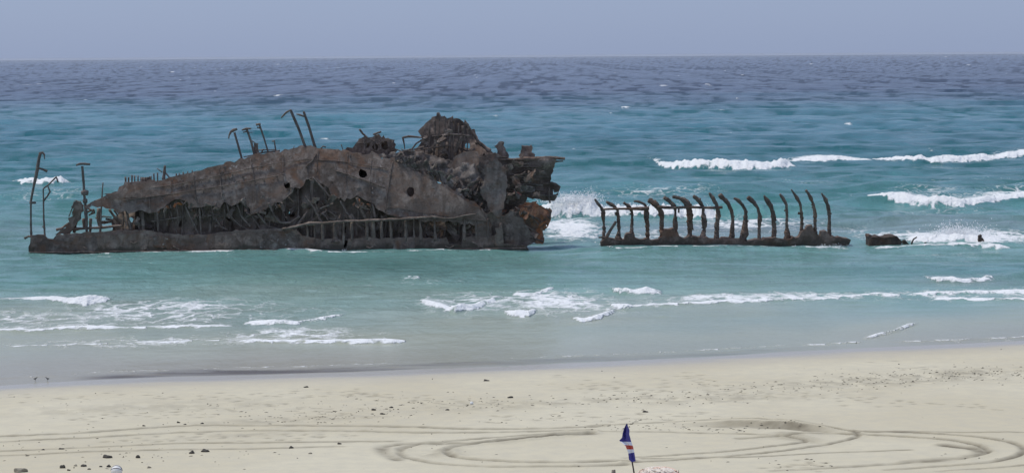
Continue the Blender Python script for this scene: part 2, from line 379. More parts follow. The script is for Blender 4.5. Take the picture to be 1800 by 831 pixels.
for q, (lx, ly, amp, th, a0, a1) in enumerate([(5, 2.0, .10, .10, 20, 90), (9, 3.6, .20, -.06, 25, 110), (18, 7, .42, .12, 60, 140), (34, 13, .62, .05, 110, 220), (70, 26, .75, -.04, 160, 320), (150, 60, .9, .06, 300, 700)]):
    SZ += ridge(lx, ly, amp, 700 + 10 * q, th) * sst(a0, a1, SSc) * (lee if q < 3 else 1) * (0.6 + 0.8 * vn(SX / lx / 5, SY / ly / 5, 770 + q))
SZ += ridge(3.0, 1.3, .09, 790, .05) * sst(4, 30, SSc) + ridge(7, 2.6, .12, 795, -.05) * sst(10, 40, SSc) * sst(110, 70, SSc)
# breakers: (toe of the wave as seen from the shore: x, y, height in metres), width of face, back, foam, trail
def breaker(px, front, back, foam=1.0, trail=6.0, lump=0.16, seed=0):
    global SZ, FO
    W = [(G(a, b), h) for a, b, h in px]
    xs = np.array([w[0].x for w in W]); ys = np.array([w[0].y for w in W]); hs = np.array([w[1] for w in W])
    pad = max(trail * 4, back * 5)
    i1 = len(yy) - np.searchsorted(yy[::-1], ys.min() - front * 3 - 2); i0 = len(yy) - np.searchsorted(yy[::-1], ys.max() + pad)
    i0 = max(0, min(i0, i1)); 
    lo, hi = min(np.searchsorted(yy, ys.min() - front * 3 - 2), len(yy)), np.searchsorted(yy, ys.max() + pad)
    sl = slice(max(lo - 1, 0), hi + 1)
    X = SX[sl]; Y = SY[sl]
    wob = front * (0.7 * fbm(X * 0.22 / max(front, .6), X * 0 + seed, 3, seed + 5) + 0.35 * fbm(X * 0.8, Y * 0.8, 2, seed + 7))
    d = Y - (np.interp(X, xs, ys) + front + wob)
    inx = (X >= xs[0]) & (X <= xs[-1])
    span = xs[-1] - xs[0]
    H = np.interp(X, xs, hs) * inx * np.minimum(1, np.minimum(X - xs[0], xs[-1] - X).clip(0) / (0.06 * span + 0.3)) ** 0.6
    Hn = H * np.clip(0.82 + (0.35 if hs.max() > 0.9 else 0.75) * fbm(X * 0.55, X * 0 + 3.3 + seed, 3, seed), 0.05, 1.5)
    prof = np.where(d < 0, np.clip(1 + d / front, 0, 1) ** 0.75, np.exp(-np.clip(d, 0, None) / back))
    z = Hn * prof
    if foam > 0:
        rag = 0.55 * fbm(X * 0.9, Y * 0.9, 3, seed + 17) + 0.35 * fbm(X * 2.6, Y * 2.2, 2, seed + 19)
        white = sst(-1.30, -0.75, d / front + 0.35 * rag) * (1 - sst(0.0, 1.1, d / (0.9 * front + 0.3) + 0.7 * rag))
        z = z + lump * np.minimum(1, Hn) * white * (fbm(X * 1.6, Y * 1.1, 3, seed + 11) + 0.6 * fbm(X * 4, Y * 3, 2, seed + 13))
        f = white * foam * (0.84 + 0.3 * rag) + (d > 0) * 0.72 * foam * np.exp(-np.clip(d, 0, None) / trail)
        f = f * (1.22 if hs.max() > 0.9 else 1.0) * np.minimum(1, Hn / ((0.35 if hs.max() > 0.9 else 0.7) * hs.max())) ** 0.7
        FO[sl] = np.maximum(FO[sl], np.clip(f, 0, 1))
    SZ[sl] = SZ[sl] * (1 - 0.5 * np.clip(prof, 0, 1) * (H > 0)) + z
BR = [
 ([(1140, 291, .5), (1165, 298, 1.1), (1200, 302, 1.7), (1240, 304, 1.9), (1290, 306, 2.0), (1340, 305, 2.2), (1380, 302, 2.0), (1402, 299, .9)], 3.5, 7, 1, 6, .25),
 ([(1380, 290, .6), (1480, 286, .9), (1560, 290, .9), (1600, 292, 1.4), (1650, 294, 1.8), (1700, 291, 1.5), (1760, 285, .9), (1830, 278, .9), (1950, 272, .9)], 3.5, 7, 1, 6, .25),
 ([(1498, 352, .3), (1520, 358, .7), (1560, 364, 1.2), (1610, 367, 1.4), (1650, 369, 1.45), (1690, 369, 1.4), (1720, 364, 1.1), (1760, 357, .8), (1850, 345, .8)], 2.2, 5, 1, 11, .2),
 ([(940, 384, 2.2), (985, 387, 2.7), (1040, 387, 2.4), (1065, 387, 1.9), (1100, 387, 1.7), (1180, 388, 1.7), (1240, 388, 1.6), (1268, 386, 1.2)], 2.6, 5.0, 1, 9, .5),
 ([(1262, 388, 1.7), (1330, 389, 1.7), (1420, 388, 1.6), (1480, 386, 1.1), (1530, 383, .5)], 4.5, 6, 0, 5, 0),
 ([(18, 327, .5), (45, 332, 1.5), (80, 333, 1.7), (110, 332, 1.6), (118, 331, .8)], 2.2, 5, 1, 3, .2),
 ([(-20, 534, .12), (40, 533, .2), (75, 535, .4), (110, 539, .75), (150, 540, .95), (185, 536, .8), (192, 533, .3)], 1.3, 2.2, 1, 4, .10),
 ([(-60, 584, .2), (60, 584, .2), (110, 581, .24), (200, 580, .2), (300, 578, .22), (420, 577, .15)], 0.45, 1.8, 0.95, 3.5, .06),
 ([(425, 570, .2), (470, 573, .34), (520, 573, .3), (560, 566, .3), (605, 556, .2)], 0.7, 2, 1, 3, .08),
 ([(415, 603, .16), (470, 605, .22), (560, 605, .22), (640, 605, .24), (690, 604, .26), (718, 601, .2)], 0.5, 1.6, 0.95, 3, .06),
 ([(0, 612, .06), (160, 607, .1), (270, 604, .1), (420, 600, .1)], 0.3, 1.2, 0.6, 1.5, .03),
 ([(735, 535, .3), (770, 547, .5), (800, 552, .55), (830, 547, .5), (860, 538, .5), (885, 529, .3)], 1.0, 2.4, 1, 5, .10),
 ([(885, 551, .2), (905, 556, .4), (930, 556, .4), (945, 549, .2)], 0.9, 2, 1, 3, .10),
 ([(1005, 567, .3), (1022, 570, .45), (1045, 566, .5), (1068, 557, .5), (1085, 547, .35)], 0.9, 1.8, 1, 4, .10),
 ([(1072, 514, .3), (1090, 519, .5), (1120, 520, .55), (1150, 519, .5), (1166, 517, .3)], 0.9, 2.2, 1, 2.5, .10),
 ([(1072, 543, .2), (1090, 545, .35), (1115, 543, .2)], 0.7, 1.8, 1, 2.5, .08),
 ([(900, 525, .2), (940, 523, .3), (975, 512, .25)], 0.9, 2, 0.9, 4, .10),
 ([(1090, 543, .12), (1200, 540, .2), (1260, 537, .25), (1330, 534, .25), (1400, 530, .2), (1480, 528, .25)], 0.5, 2, 0.9, 3, .06),
 ([(1460, 527, .2), (1540, 522, .25), (1600, 523, .25), (1650, 520, .25), (1720, 518, .25), (1900, 514, .3)], 0.6, 2, 0.9, 3.5, .07),
 ([(1640, 530, .15), (1720, 530, .2), (1900, 529, .2)], 0.5, 2, 0.9, 3.5, .06),
 ([(1628, 492, .3), (1650, 498, .5), (1690, 499, .5), (1725, 497, .45), (1752, 494, .3)], 0.9, 2.4, 1, 2.5, .10),
 ([(1730, 498, .4), (1850, 492, .5)], 1.6, 3, 0, 2.5, 0),
 ([(1520, 597, .06), (1545, 590, .12), (1575, 583, .12), (1600, 574, .14), (1618, 569, .12)], 0.5, 1.0, 0.62, 1.2, .03),
 ([(-40, 668, .03), (60, 664, .05), (160, 658, .05), (330, 652, .06), (520, 646, .06), (700, 640, .05)], 0.35, 0.8, 0.30, 0.9, .02),
 ([(860, 634, .04), (1000, 629, .05), (1140, 622, .06), (1290, 614, .05), (1400, 607, .04)], 0.35, 0.8, 0.34, 0.9, .02),
 ([(1560, 602, .04), (1680, 600, .06), (1760, 596, .06), (1900, 590, .05)], 0.4, 0.9, 0.36, 1.2, .02),
 ([(1380, 609, .03), (1450, 607, .05), (1520, 601, .05)], 0.3, 0.7, 0.5, 0.8, .02),
 ([(700, 492, .3), (718, 494, .45), (740, 497, .4)], 1.0, 2.2, 0.55, 2.0, .08),
 ([(600, 562, .2), (700, 560, .35), (790, 555, .3)], 2.0, 3, 0, 2, 0),
 ([(930, 580, .05), (1010, 572, .22), (1030, 570, .2)], 0.6, 2, 0, 2, 0),
 ([(1490, 434, .1), (1530, 438.5, .10), (1590, 438, .14), (1640, 437, .4), (1700, 437, .4), (1760, 440, .45), (1785, 440, .3)], 0.9, 2.5, 1, 6, .12),
 ([(960, 420, .2), (1010, 424, .3), (1055, 426, .2)], 0.9, 3, 0.8, 6, .12),
 ([(1040, 431, .1), (1080, 441, .16), (1180, 439.5, .14), (1300, 437.5, .12), (1400, 436.5, .14), (1500, 437, .15)], 0.35, 0.6, 0.8, 0.6, .05),
 ([(46, 449, .1), (120, 448.5, .12), (280, 446, .15), (400, 446, .2), (470, 443, .35), (540, 445, .3), (600, 448, .15), (660, 447, .15), (800, 444.5, .14), (930, 441, .14)], 0.5, 0.9, 0.85, 0.5, .05),
]
for q, a in enumerate(BR): breaker(*a, seed=100 + 20 * q)
breaker([(1600, 430, .3), (1640, 431, .8), (1680, 431, 1.15), (1705, 431, 1.0), (1740, 432, .5), (1770, 433, .3)], 1.6, 2.5, 1.3, 5, .35, seed=77)
# swash lip at the very edge: a low step of water that turns its face to the viewer
for (pts, hgt) in (([(90, 667), (200, 664), (300, 659), (450, 656), (600, 652), (750, 645), (900, 639.5), (980, 637)], 0.16), ([(150, 660), (400, 652), (700, 643)], 0.05), ([(1000, 633), (1200, 624), (1420, 613), (1500, 609)], 0.06)):
    breaker([(a, b, hgt * (0.7 + 0.3 * math.sin(a * .05))) for a, b in pts], 0.5, 2.2, 0, 1, 0, seed=int(hgt * 1000))
# drifting foam
def blob(cx, cy, rx, ry, st, sd):
    c = G(cx, cy); X2 = rx * c.y / FPX; Y2 = ry * c.y * c.y / 74100
    w = np.exp(-(((SX - c.x) / X2) ** 2 + ((SY - c.y - 0.12 * (SX - c.x)) / Y2) ** 2) ** 1.3)
    return st * w * np.clip(0.75 + 0.7 * fbm(SX * 0.12, SY * 0.07, 3, sd), 0, 1.3)
for q, a in enumerate([(60, 562, 230, 18, .62), (330, 550, 260, 25, .60), (560, 590, 200, 17, .58), (230, 602, 300, 11, .46), (850, 535, 150, 22, .68), (985, 530, 115, 24, .74), (1060, 545, 90, 15, .66),
                       (1300, 526, 260, 9, .62), (1680, 521, 240, 12, .72), (1000, 404, 62, 26, .80), (1680, 422, 170, 17, .98), (1530, 416, 60, 18, .80), (1600, 345, 110, 8, .55),
                       (1250, 404, 240, 18, .62), (1140, 350, 150, 14, .42), (1650, 375, 200, 10, .34), (70, 350, 90, 14, .4), (1420, 330, 260, 12, .28), (1150, 420, 140, 14, .5),
                       (1700, 320, 200, 10, .25), (700, 500, 200, 8, .28), (1250, 470, 400, 14, .18), (300, 455, 250, 6, .3), (1650, 450, 200, 8, .32), (1010, 365, 50, 10, .7), (1750, 600, 120, 5, .25), (900, 470, 300, 14, .15)]):
    FO = np.maximum(FO, blob(*a, 500 + q))
# white caps far out
rw = random.Random(11)
caps = [(57, 149, 11), (868, 213, 13), (1220, 186, 14), (1272, 239, 22), (1405, 209, 7), (1490, 228, 8), (690, 148, 4), (1165, 153, 7), (585, 120, 6), (300, 127, 5),
        (500, 113, 5), (1635, 113, 8), (1690, 114, 5), (1433, 113, 4), (1606, 100, 4), (1245, 152, 6), (570, 253, 9), (1100, 198, 9), (490, 173, 9), (150, 181, 4), (1755, 210, 6), (228, 119, 4), (1300, 132, 5)]
caps += [(rw.uniform(0, 1800), rw.uniform(104, 170), rw.uniform(2, 4)) for _ in range(34)] + [(rw.uniform(0, 1800), rw.uniform(170, 300), rw.uniform(3, 7)) for _ in range(12)]
for n_cap, (cx, cy, r) in enumerate(caps):
    c = G(cx, cy); i = np.searchsorted(yy, c.y); n = 3
    X2 = r * c.y / FPX; Y2 = 0.75 * c.y * c.y / 74100
    sl = slice(max(0, i - 5), i + 6)
    w = np.exp(-((SX[sl] - c.x) / X2) ** 2 - ((SY[sl] - c.y - 0.1 * (SX[sl] - c.x)) / Y2) ** 2) * (0.75 + 0.5 * vn(SX[sl] / X2 * 3, SY[sl] * 0, int(cx)))
    FO[sl] = np.maximum(FO[sl], w * (0.95 if n_cap < 23 else 0.62)); SZ[sl] += 0.3 * w
fade = sst(0.0, 2.0, SS); SZ = SZ * fade
SZ = np.where(SS < 0, -0.02, SZ)
# the water's colour: deep, sand-floored and sand-laden water, following the depth; horizon haze paled in
row = 99 + 74100.0 / SY
row = row + (row - 95) * 0.09 * fbm(SX / (SY * 0.10), np.log(SY) * 9, 3, 61) + 7 * fbm(SX * 0.02, SY * 0.012, 4, 62) * sst(300, 200, SY)
stops = [(99, (.022, .036, .078)), (112, (.014, .026, .066)), (135, (.010, .022, .060)), (166, (.010, .027, .066)), (188, (.020, .085, .125)), (210, (.026, .150, .180)), (232, (.026, .150, .185)),
         (262, (.026, .135, .162)), (290, (.032, .148, .165)), (330, (.060, .195, .205)), (375, (.090, .245, .240)), (410, (.150, .270, .265)), (450, (.145, .300, .280)), (485, (.165, .300, .275)),
         (515, (.215, .345, .305)), (545, (.275, .355, .305)), (580, (.355, .385, .30)), (640, (.34, .33, .26)), (700, (.32, .29, .225))]
rs = np.array([s[0] for s in stops]); WC = np.stack([np.interp(row, rs, np.array([s[1][q] for s in stops])) for q in range(3)], -1)
def tone(cx, cy, rx, ry, col, st, sd):
    global WC
    c = G(cx, cy); X2 = rx * c.y / FPX; Y2 = ry * c.y * c.y / 74100
    w = np.exp(-((SX - c.x) / X2) ** 2 - ((SY - c.y) / Y2) ** 2) * st * np.clip(0.8 + 0.8 * fbm(SX * .05, SY * .03, 3, sd), 0, 1.2)
    WC = WC * (1 - w[..., None]) + np.array(col) * w[..., None]
tone(100, 490, 260, 25, (.09, .27, .25), .7, 1); tone(1700, 480, 260, 20, (.08, .23, .25), .6, 2); tone(1370, 372, 110, 14, (.05, .24, .21), .8, 3)
tone(1280, 408, 260, 14, (.24, .27, .28), .6, 4); tone(640, 470, 230, 16, (.07, .17, .15), .5, 5); tone(1690, 497, 90, 8, (.26, .24, .20), .6, 6); tone(1650, 400, 200, 14, (.22, .27, .28), .5, 7)  # dark green patch before the hull paints in the wreck's reflection
tone(60, 300, 140, 30, (.045, .19, .21), .6, 8); tone(40, 200, 200, 16, (.05, .17, .20), .5, 9)
BODY = np.stack([fbm(SX * .09, SY * .05, 4, 17)] * 3, -1)
WC = WC * (1 + 0.14 * BODY)
calmv = sst(2, 60, SSc)
r0 = 74100.0 / SY
g1 = fbm(SX / 5.0, r0 / 1.9, 2, 810); g2 = fbm(SX / 16.0, r0 / 5.0, 3, 820); g3 = fbm(SX / 2.6, r0 / 2.2, 2, 830) * sst(800, 300, SY)
wave_face_shade = np.clip(0.45 - 0.27 * sst(500, 950, SY) + 0.95 * g1 + 0.55 * g2 + 0.75 * g3, 0, 1) ; wave_face_shade = wave_face_shade * calmv + 0.5 * (1 - calmv)  # streaks standing in for wave-face reflection and shade, put into specular and colour
SZ = SZ + sst(320, 600, SY) * 0.30 * (g1 + 0.8 * g2)
WC = WC * (1 + 0.30 * (wave_face_shade - 0.5))[..., None]
edge = sst(0.1, 0.5, SS) * sst(2.6, 1.2, SS + 0.9 * fbm(SX * .25, SY * .9, 3, 840)) * np.clip(0.75 + 0.9 * fbm(SX * .12, SY * .8, 3, 841), 0, 1)
pxs = SX / SY * FPX + 900
edge = edge * sst(100, 200, pxs) * (1 - 0.55 * sst(700, 1000, pxs)) * (1 - sst(1350, 1560, pxs))
WC = WC * (1 - 0.9 * edge[..., None]) + np.array((.10, .085, .075)) * 0.9 * edge[..., None]

k = NT('sea_water'); v = k.pos()
fo = k.attr('foam')
warp = k.n('ShaderNodeTexNoise'); warp.inputs['Scale'].default_value = 0.5; warp.inputs['Detail'].default_value = 4; k.l(v, warp.inputs['Vector'])
vv = k.n('ShaderNodeVectorMath', operation='MULTIPLY_ADD'); k.l(warp.outputs['Color'], vv.inputs[0]); vv.inputs[1].default_value = (3.0, 3.0, 0); k.l(v, vv.inputs[2])
mpv = k.n('ShaderNodeMapping'); mpv.inputs['Scale'].default_value = (0.55, 0.36, 0.0); k.l(vv.outputs[0], mpv.inputs['Vector'])
vo = k.n('ShaderNodeTexVoronoi', feature='DISTANCE_TO_EDGE'); vo.inputs['Scale'].default_value = 1.0; k.l(mpv.outputs[0], vo.inputs['Vector'])
lace1 = k.mapr(vo.outputs['Distance'], 0.0, 0.22, 1.0, 0.0)
vo2 = k.n('ShaderNodeTexVoronoi', feature='DISTANCE_TO_EDGE'); vo2.inputs['Scale'].default_value = 2.7; k.l(mpv.outputs[0], vo2.inputs['Vector'])
lace2 = k.mapr(vo2.outputs['Distance'], 0.0, 0.25, 1.0, 0.0)
cl = k.noise(k.pos((0.35, 0.30, 0)), 1.0, 6, 0.65)
tex = k.math('ADD', k.math('ADD', k.math('MULTIPLY', lace1, 0.38), k.math('MULTIPLY', lace2, 0.2)), k.math('MULTIPLY', cl, 0.72))
thr = k.math('SUBTRACT', 1.12, k.math('MULTIPLY', fo, 1.07))
ff = k.mapr(k.math('SUBTRACT', tex, thr), -0.10, 0.34, 0.0, 1.0)
ff = k.math('MULTIPLY', ff, k.mapr(fo, 0.03, 0.15, 0, 1))
nb0 = k.noise(k.pos((0.8, 0.55, 1)), 0.16, 9, 0.62, 0.3)
nb1 = k.noise(k.pos((0.8, 0.6, 1)), 0.9, 8, 0.62, 0.4); nb2 = k.noise(k.pos((1, 0.8, 1)), 4.5, 5, 0.6)
calm_a = k.attr('calm')
fine = k.noise(k.pos((1.0, 0.7, 1.0)), 2.6, 6, 0.7)
ff = k.math('MULTIPLY', ff, k.mapr(k.math('ADD', fine, k.math('MULTIPLY', fo, 0.42)), 0.50, 0.78, 0.35, 1.0))
col = k.mix(ff, k.attr('wcol', 'Color'), (0.82, 0.84, 0.84))
k.l(col, k.b.inputs['Base Color'])
k.l(k.math('ADD', k.mapr(calm_a, 0, 1, 0.20, 0.16), k.math('MULTIPLY', ff, 0.65)), k.b.inputs['Roughness'])
k.b.inputs['IOR'].default_value = 1.333
k.l(k.math('MULTIPLY', k.mapr(ff, 0, 1, 0.5, 0.1), k.math('MULTIPLY', k.math('SUBTRACT', 1.0, k.math('MULTIPLY', k.attr('edge'), 0.7)), k.math('MULTIPLY', k.mapr(calm_a, 0.0, 1.0, 0.36, 0.42), k.mapr(k.attr('wave_face_shade'), 0.0, 1.0, 0.02, 1.9, False)))), k.b.inputs['Specular IOR Level'])
hgt = k.math('ADD', k.math('MULTIPLY', nb0, 1.4), k.math('ADD', k.math('MULTIPLY', nb1, 0.30), k.math('MULTIPLY', nb2, 0.05)))
hgt = k.math('ADD', k.math('MULTIPLY', hgt, k.mapr(calm_a, 0, 1, 0.15, 1.0)), k.math('MULTIPLY', k.math('MULTIPLY', ff, nb1), 0.25))
k.l(k.bump(hgt, 1.0, 1.0), k.b.inputs['Normal'])
sea = grid_obj('sea', SX, SY, SZ, k.m, [('foam', FO), ('wcol', WC), ('calm', calmv), ('wave_face_shade', wave_face_shade), ('edge', edge)])

# ------------------------------------------------------------------ rusted steel: plates cut to an outline, and bars
def resample(pts, step):
    out = []
    for a, b in zip(pts, pts[1:] + pts[:1]):
        n = max(1, int((b - a).length / step))
        out += [a + (b - a) * (q / n) for q in range(n)]
    return out
def inside(p, poly):
    c = False; n = len(poly); j = n - 1
    for i in range(n):
        if ((poly[i].y > p.y) != (poly[j].y > p.y)) and (p.x < (poly[j].x - poly[i].x) * (p.y - poly[i].y) / (poly[j].y - poly[i].y + 1e-12) + poly[i].x): c = not c
        j = i
    return c
def plate(name, parent, px, Y, mat, thick=0.15, res=0.45, jag=0.10, bulge=None, dent=0.12, freq=0.5, holes=(), seed=1, origin=None):
    rg = random.Random(seed)
    def loop(p, jg):
        L = [Vector((q.x, q.z)) for q in (P(a, b, Y) for a, b in p)]
        L = resample(L, min(res * 0.8, 0.35))
        for q in range(len(L)):
            L[q] = L[q] + Vector((rg.gauss(0, 1), rg.gauss(0, 1))) * jg * (0.4 + 0.9 * vn(L[q].x * 1.3, L[q].y * 1.3, seed))
        return L
    out = loop(px, jag); hl = [loop(h, jag * 0.5) for h in holes]
    pts = list(out); edges = [(q, (q + 1) % len(out)) for q in range(len(out))]
    for h in hl:
        b0 = len(pts); pts += h; edges += [(b0 + q, b0 + (q + 1) % len(h)) for q in range(len(h))]
    x0 = min(p.x for p in out); x1 = max(p.x for p in out); z0 = min(p.y for p in out); z1 = max(p.y for p in out)
    nx = int((x1 - x0) / res) + 1; nz = int((z1 - z0) / res) + 1
    for a in range(nx + 1):
        for b in range(nz + 1):
            p = Vector((x0 + (a + rg.uniform(-.3, .3)) * res, z0 + (b + rg.uniform(-.3, .3)) * res))
            if inside(p, out): pts.append(p)
    V, E, F, *_ = delaunay_2d_cdt(pts, edges, [], 1, 1e-4)
    F = [f for f in F if inside((V[f[0]] + V[f[1]] + V[f[2]]) / 3, out) and not any(inside((V[f[0]] + V[f[1]] + V[f[2]]) / 3, h) for h in hl)]
    vx = np.array([p.x for p in V]); vz = np.array([p.y for p in V])
    dy = dent * fbm(vx * freq, vz * freq, 4, seed + 3) * 1.6
    if bulge is not None: dy = dy + np.array([bulge(a, b) for a, b in zip(vx, vz)])
    back = thick * (1 + 0.35 * fbm(vx * 0.9, vz * 0.9, 2, seed + 9))
    n = len(V)
    verts = [(vx[q], Y + dy[q], vz[q]) for q in range(n)] + [(vx[q], Y + dy[q] + back[q], vz[q]) for q in range(n)]
    faces = []; cnt = {}
    for f in F:
        a, b, c2 = f
        if (V[b] - V[a]).cross(V[c2] - V[a]) < 0: b, c2 = c2, b     # counter-clockwise as seen from -y
        faces.append((a, b, c2)); faces.append((a + n, c2 + n, b + n))
        for e in ((a, b), (b, c2), (c2, a)):
            if (e[1], e[0]) in cnt: del cnt[(e[1], e[0])]
            else: cnt[e] = 1
    for (a, b) in cnt:
        m = len(verts); verts += [verts[a], verts[b], verts[b + n], verts[a + n]]
        faces.append((m + 1, m, m + 3, m + 2))
    used = sorted({q for f in faces for q in f}); mp = {q: r for r, q in enumerate(used)}
    return mesh_obj(name, [verts[q] for q in used], [tuple(mp[q] for q in f) for f in faces], mat, parent, True, origin)

def bar(name, parent, px, Y, w, mat, depth=1.0, lump=0.18, seed=1, square=False, step=0.16, ys=None, origin=None):
    """px: centre line as the wreck shows it from the shore; w: width(s) in the same units"""
    rg = random.Random(seed)
    W = w if hasattr(w, '__len__') else [w] * len(px)
    Ys = ys or [Y] * len(px)
    C = [P(a, b, y) for (a, b), y in zip(px, Ys)]; rad = [q * y / FPX / 2 for q, y in zip(W, Ys)]
    pts = []; rr = []
    for q in range(len(C) - 1):
        n = max(1, int((C[q + 1] - C[q]).length / step))
        for t in range(n):
            f = t / n; pts.append(C[q].lerp(C[q + 1], f)); rr.append(rad[q] * (1 - f) + rad[q + 1] * f)
    pts.append(C[-1]); rr.append(rad[-1])
    K = 8; verts = []; faces = []
    ax = []
    for q in range(len(pts)):
        t = (pts[min(q + 1, len(pts) - 1)] - pts[max(q - 1, 0)]).normalized(); ax.append(t)
    blob_ = 0.0
    for q, p in enumerate(pts):
        t = ax[q]; u = t.cross(Vector((0, 1, 0))); u = u.normalized() if u.length > 1e-4 else Vector((1, 0, 0)); v2 = u.cross(t).normalized()
        g = float(fbm(np.array(q * step * 1.1 + seed * 3.7), np.array(seed * 1.3), 3, seed)); blob_ = 0.85 + lump * 2.4 * max(-0.3, g) + rg.gauss(0, lump * 0.12)
        off = u * rr[q] * lump * 1.3 * float(fbm(np.array(q * step * 0.8), np.array(seed * 2.1), 2, seed + 4))
        for j in range(K):
            a = 2 * math.pi * (j + 0.5) / K; ca, sa = math.cos(a), math.sin(a)
            if square:
                m_ = max(abs(ca), abs(sa)); ca, sa = ca / m_ * 0.9, sa / m_ * 0.9
            r_ = rr[q] * blob_ * (1 + rg.gauss(0, lump * 0.35))
            verts.append(p + off + u * (ca * r_) + v2 * (sa * r_ * depth))
        if q:
            for j in range(K):
                a0 = (q - 1) * K + j; a1 = (q - 1) * K + (j + 1) % K; faces.append((a0, a1, a1 + K, a0 + K))
    faces.append(tuple(range(K - 1, -1, -1))); faces.append(tuple(range((len(pts) - 1) * K, len(pts) * K)))
    o = mesh_obj(name, verts, faces, mat, parent, not square, origin)
    return o

def scrap(name, parent, px, py, Y, size, mat, seed, long=1.6, lean=1.0):
    """a torn, buckled piece of plate"""
    rg = random.Random(seed); c = P(px, py, Y); n = 9; L = size * long
    q = Matrix.Rotation(rg.uniform(-lean, lean), 3, 'X') @ Matrix.Rotation(rg.uniform(-1.2, 1.2), 3, 'Z') @ Matrix.Rotation(rg.uniform(-1.2, 1.2), 3, 'Y')
    prof = [(rg.uniform(0.55, 1.0)) for _ in range(n)]; cv = rg.uniform(-0.5, 0.5); tw = rg.uniform(-0.8, 0.8)
    verts = []; faces = []; m = 4; th = 0.05
    for side in (0, 1):
        for i in range(n):
            s = (i / (n - 1) - 0.5)
            for j in range(m + 1):
                u = (j / m - 0.5) * prof[i] * size; a = s * tw
                x = s * L + rg.uniform(-.06, .06) * size; y = cv * s * s * L + u * math.sin(a) + rg.uniform(-.07, .07) * size + side * th; z = u * math.cos(a)
                verts.append(c + q @ Vector((x, y, z)))
    N = n * (m + 1)
    for i in range(n - 1):
        for j in range(m):
            a = i * (m + 1) + j; f = (a, a + m + 1, a + m + 2, a + 1)
            faces.append(f); faces.append(tuple(N + x for x in reversed(f)))
    rim = [j for j in range(m + 1)] + [i * (m + 1) + m for i in range(1, n)] + [(n - 1) * (m + 1) + j for j in range(m - 1, -1, -1)] + [i * (m + 1) for i in range(n - 2, 0, -1)]
    for a, b in zip(rim, rim[1:] + rim[:1]): faces.append((a, b, b + N, a + N))
    return mesh_obj(name, verts, faces, mat, parent, False)

# ------------------------------------------------------------------ the big wreck
YN, YF = 216.5, 226.5
base = P(480, 446, 221); base.z = 0
ship = empty('shipwreck', base, 'large rusted shipwreck with torn hull, davit posts and jagged end, aground in the shallows', 'shipwreck')
def lean(x, z): return 2.6 * (max(0.0, z - 2.5) / 8.0) ** 1.6
front = [(147, 363), (165, 354), (183, 345), (181, 341), (205, 337), (206, 331), (219, 322), (240, 320), (283, 316), (300, 311), (330, 305), (367, 296), (400, 287), (425, 280), (455, 272),
         (489, 267), (515, 262), (540, 260), (570, 263), (604, 267), (648, 274), (695, 280), (722, 295), (762, 315), (800, 337), (844, 362), (860, 384), (866, 420), (868, 436),
         (840, 425), (838, 396), (800, 390), (762, 388), (735, 386), (705, 382), (680, 376), (665, 370), (657, 358), (640, 352), (627, 346), (603, 352), (583, 347), (578, 334), (563, 322),
         (549, 311), (536, 318), (531, 328), (517, 330), (511, 341), (495, 354), (480, 362), (466, 368), (452, 376), (441, 377), (436, 362), (420, 355), (405, 362), (397, 359), (385, 366), (371, 363), (360, 361),
         (348, 366), (335, 363), (328, 355), (317, 350), (305, 352), (297, 357), (288, 366), (274, 370), (258, 377), (250, 370), (232, 374), (214, 371), (206, 376), (200, 368), (180, 362), (160, 366)]
def ell(cx, cy, rx, ry, n=12): return [(cx + rx * math.cos(2 * math.pi * q / n), cy + ry * math.sin(2 * math.pi * q / n)) for q in range(n)]
plate('hull_plate', ship, front, YN, M['hull'], 0.16, 0.42, 0.10, lean, 0.12, 0.22, [ell(636, 306, 7.5, 7), ell(721, 338, 6.5, 8), ell(503, 327, 6.5, 6.5, 6), ell(573, 338, 4.5, 8)], 11)
# darker overlapping shell plating at the right of the vertical seam
plate('shell_plate', ship, [(692, 284), (722, 300), (762, 320), (800, 342), (842, 366), (856, 388), (838, 388), (800, 384), (770, 378), (730, 372), (700, 366), (680, 366), (682, 330), (686, 300)],
      YN - 0.10, M['lower'], 0.06, 0.5, 0.05, lean, 0.16, 0.22, [ell(721, 338, 7.5, 9)], 12)
plate('shell_plate', ship, [(222, 325), (283, 320), (330, 309), (332, 335), (300, 342), (260, 345), (225, 348), (190, 352), (185, 346), (208, 340)], YN - 0.10, M['lower'], 0.06, 0.5, 0.05, lean, 0.16, 0.22, (), 13)
def seam(px, w, mat, seed, off=0.16):
    ys = [YN + lean(0, P(a, b, YN).z) - off for a, b in px]; return bar('plate_seam', ship, px, YN, w, mat, 0.9, 0.2, seed, ys=ys, step=0.3)
for q, (p_, w_) in enumerate([([(225, 335), (300, 326), (370, 312), (430, 298), (490, 286), (545, 280), (610, 285), (680, 296)], 1.1), ([(215, 352), (300, 341), (370, 330), (440, 318), (500, 306)], 1.1), ([(590, 300), (640, 316), (676, 330)], 1.6), ([(690, 284), (686, 310), (680, 345), (678, 372)], 1.5),
                             ([(440, 279), (447, 320), (446, 356)], 1.1), ([(340, 304), (344, 352)], 1.0), ([(560, 264), (556, 306)], 1.1), ([(612, 270), (606, 330), (603, 346)], 1.1), ([(496, 268), (498, 318)], 1.0), ([(385, 293), (390, 350)], 1.0), ([(262, 320), (264, 366)], 1.0),
                             ([(556, 270), (548, 284), (541, 288), (538, 296)], 1.8), ([(652, 278), (650, 345)], 1.0)]): seam(p_, w_ * 1.5, M['ruin'], 5000 + q)
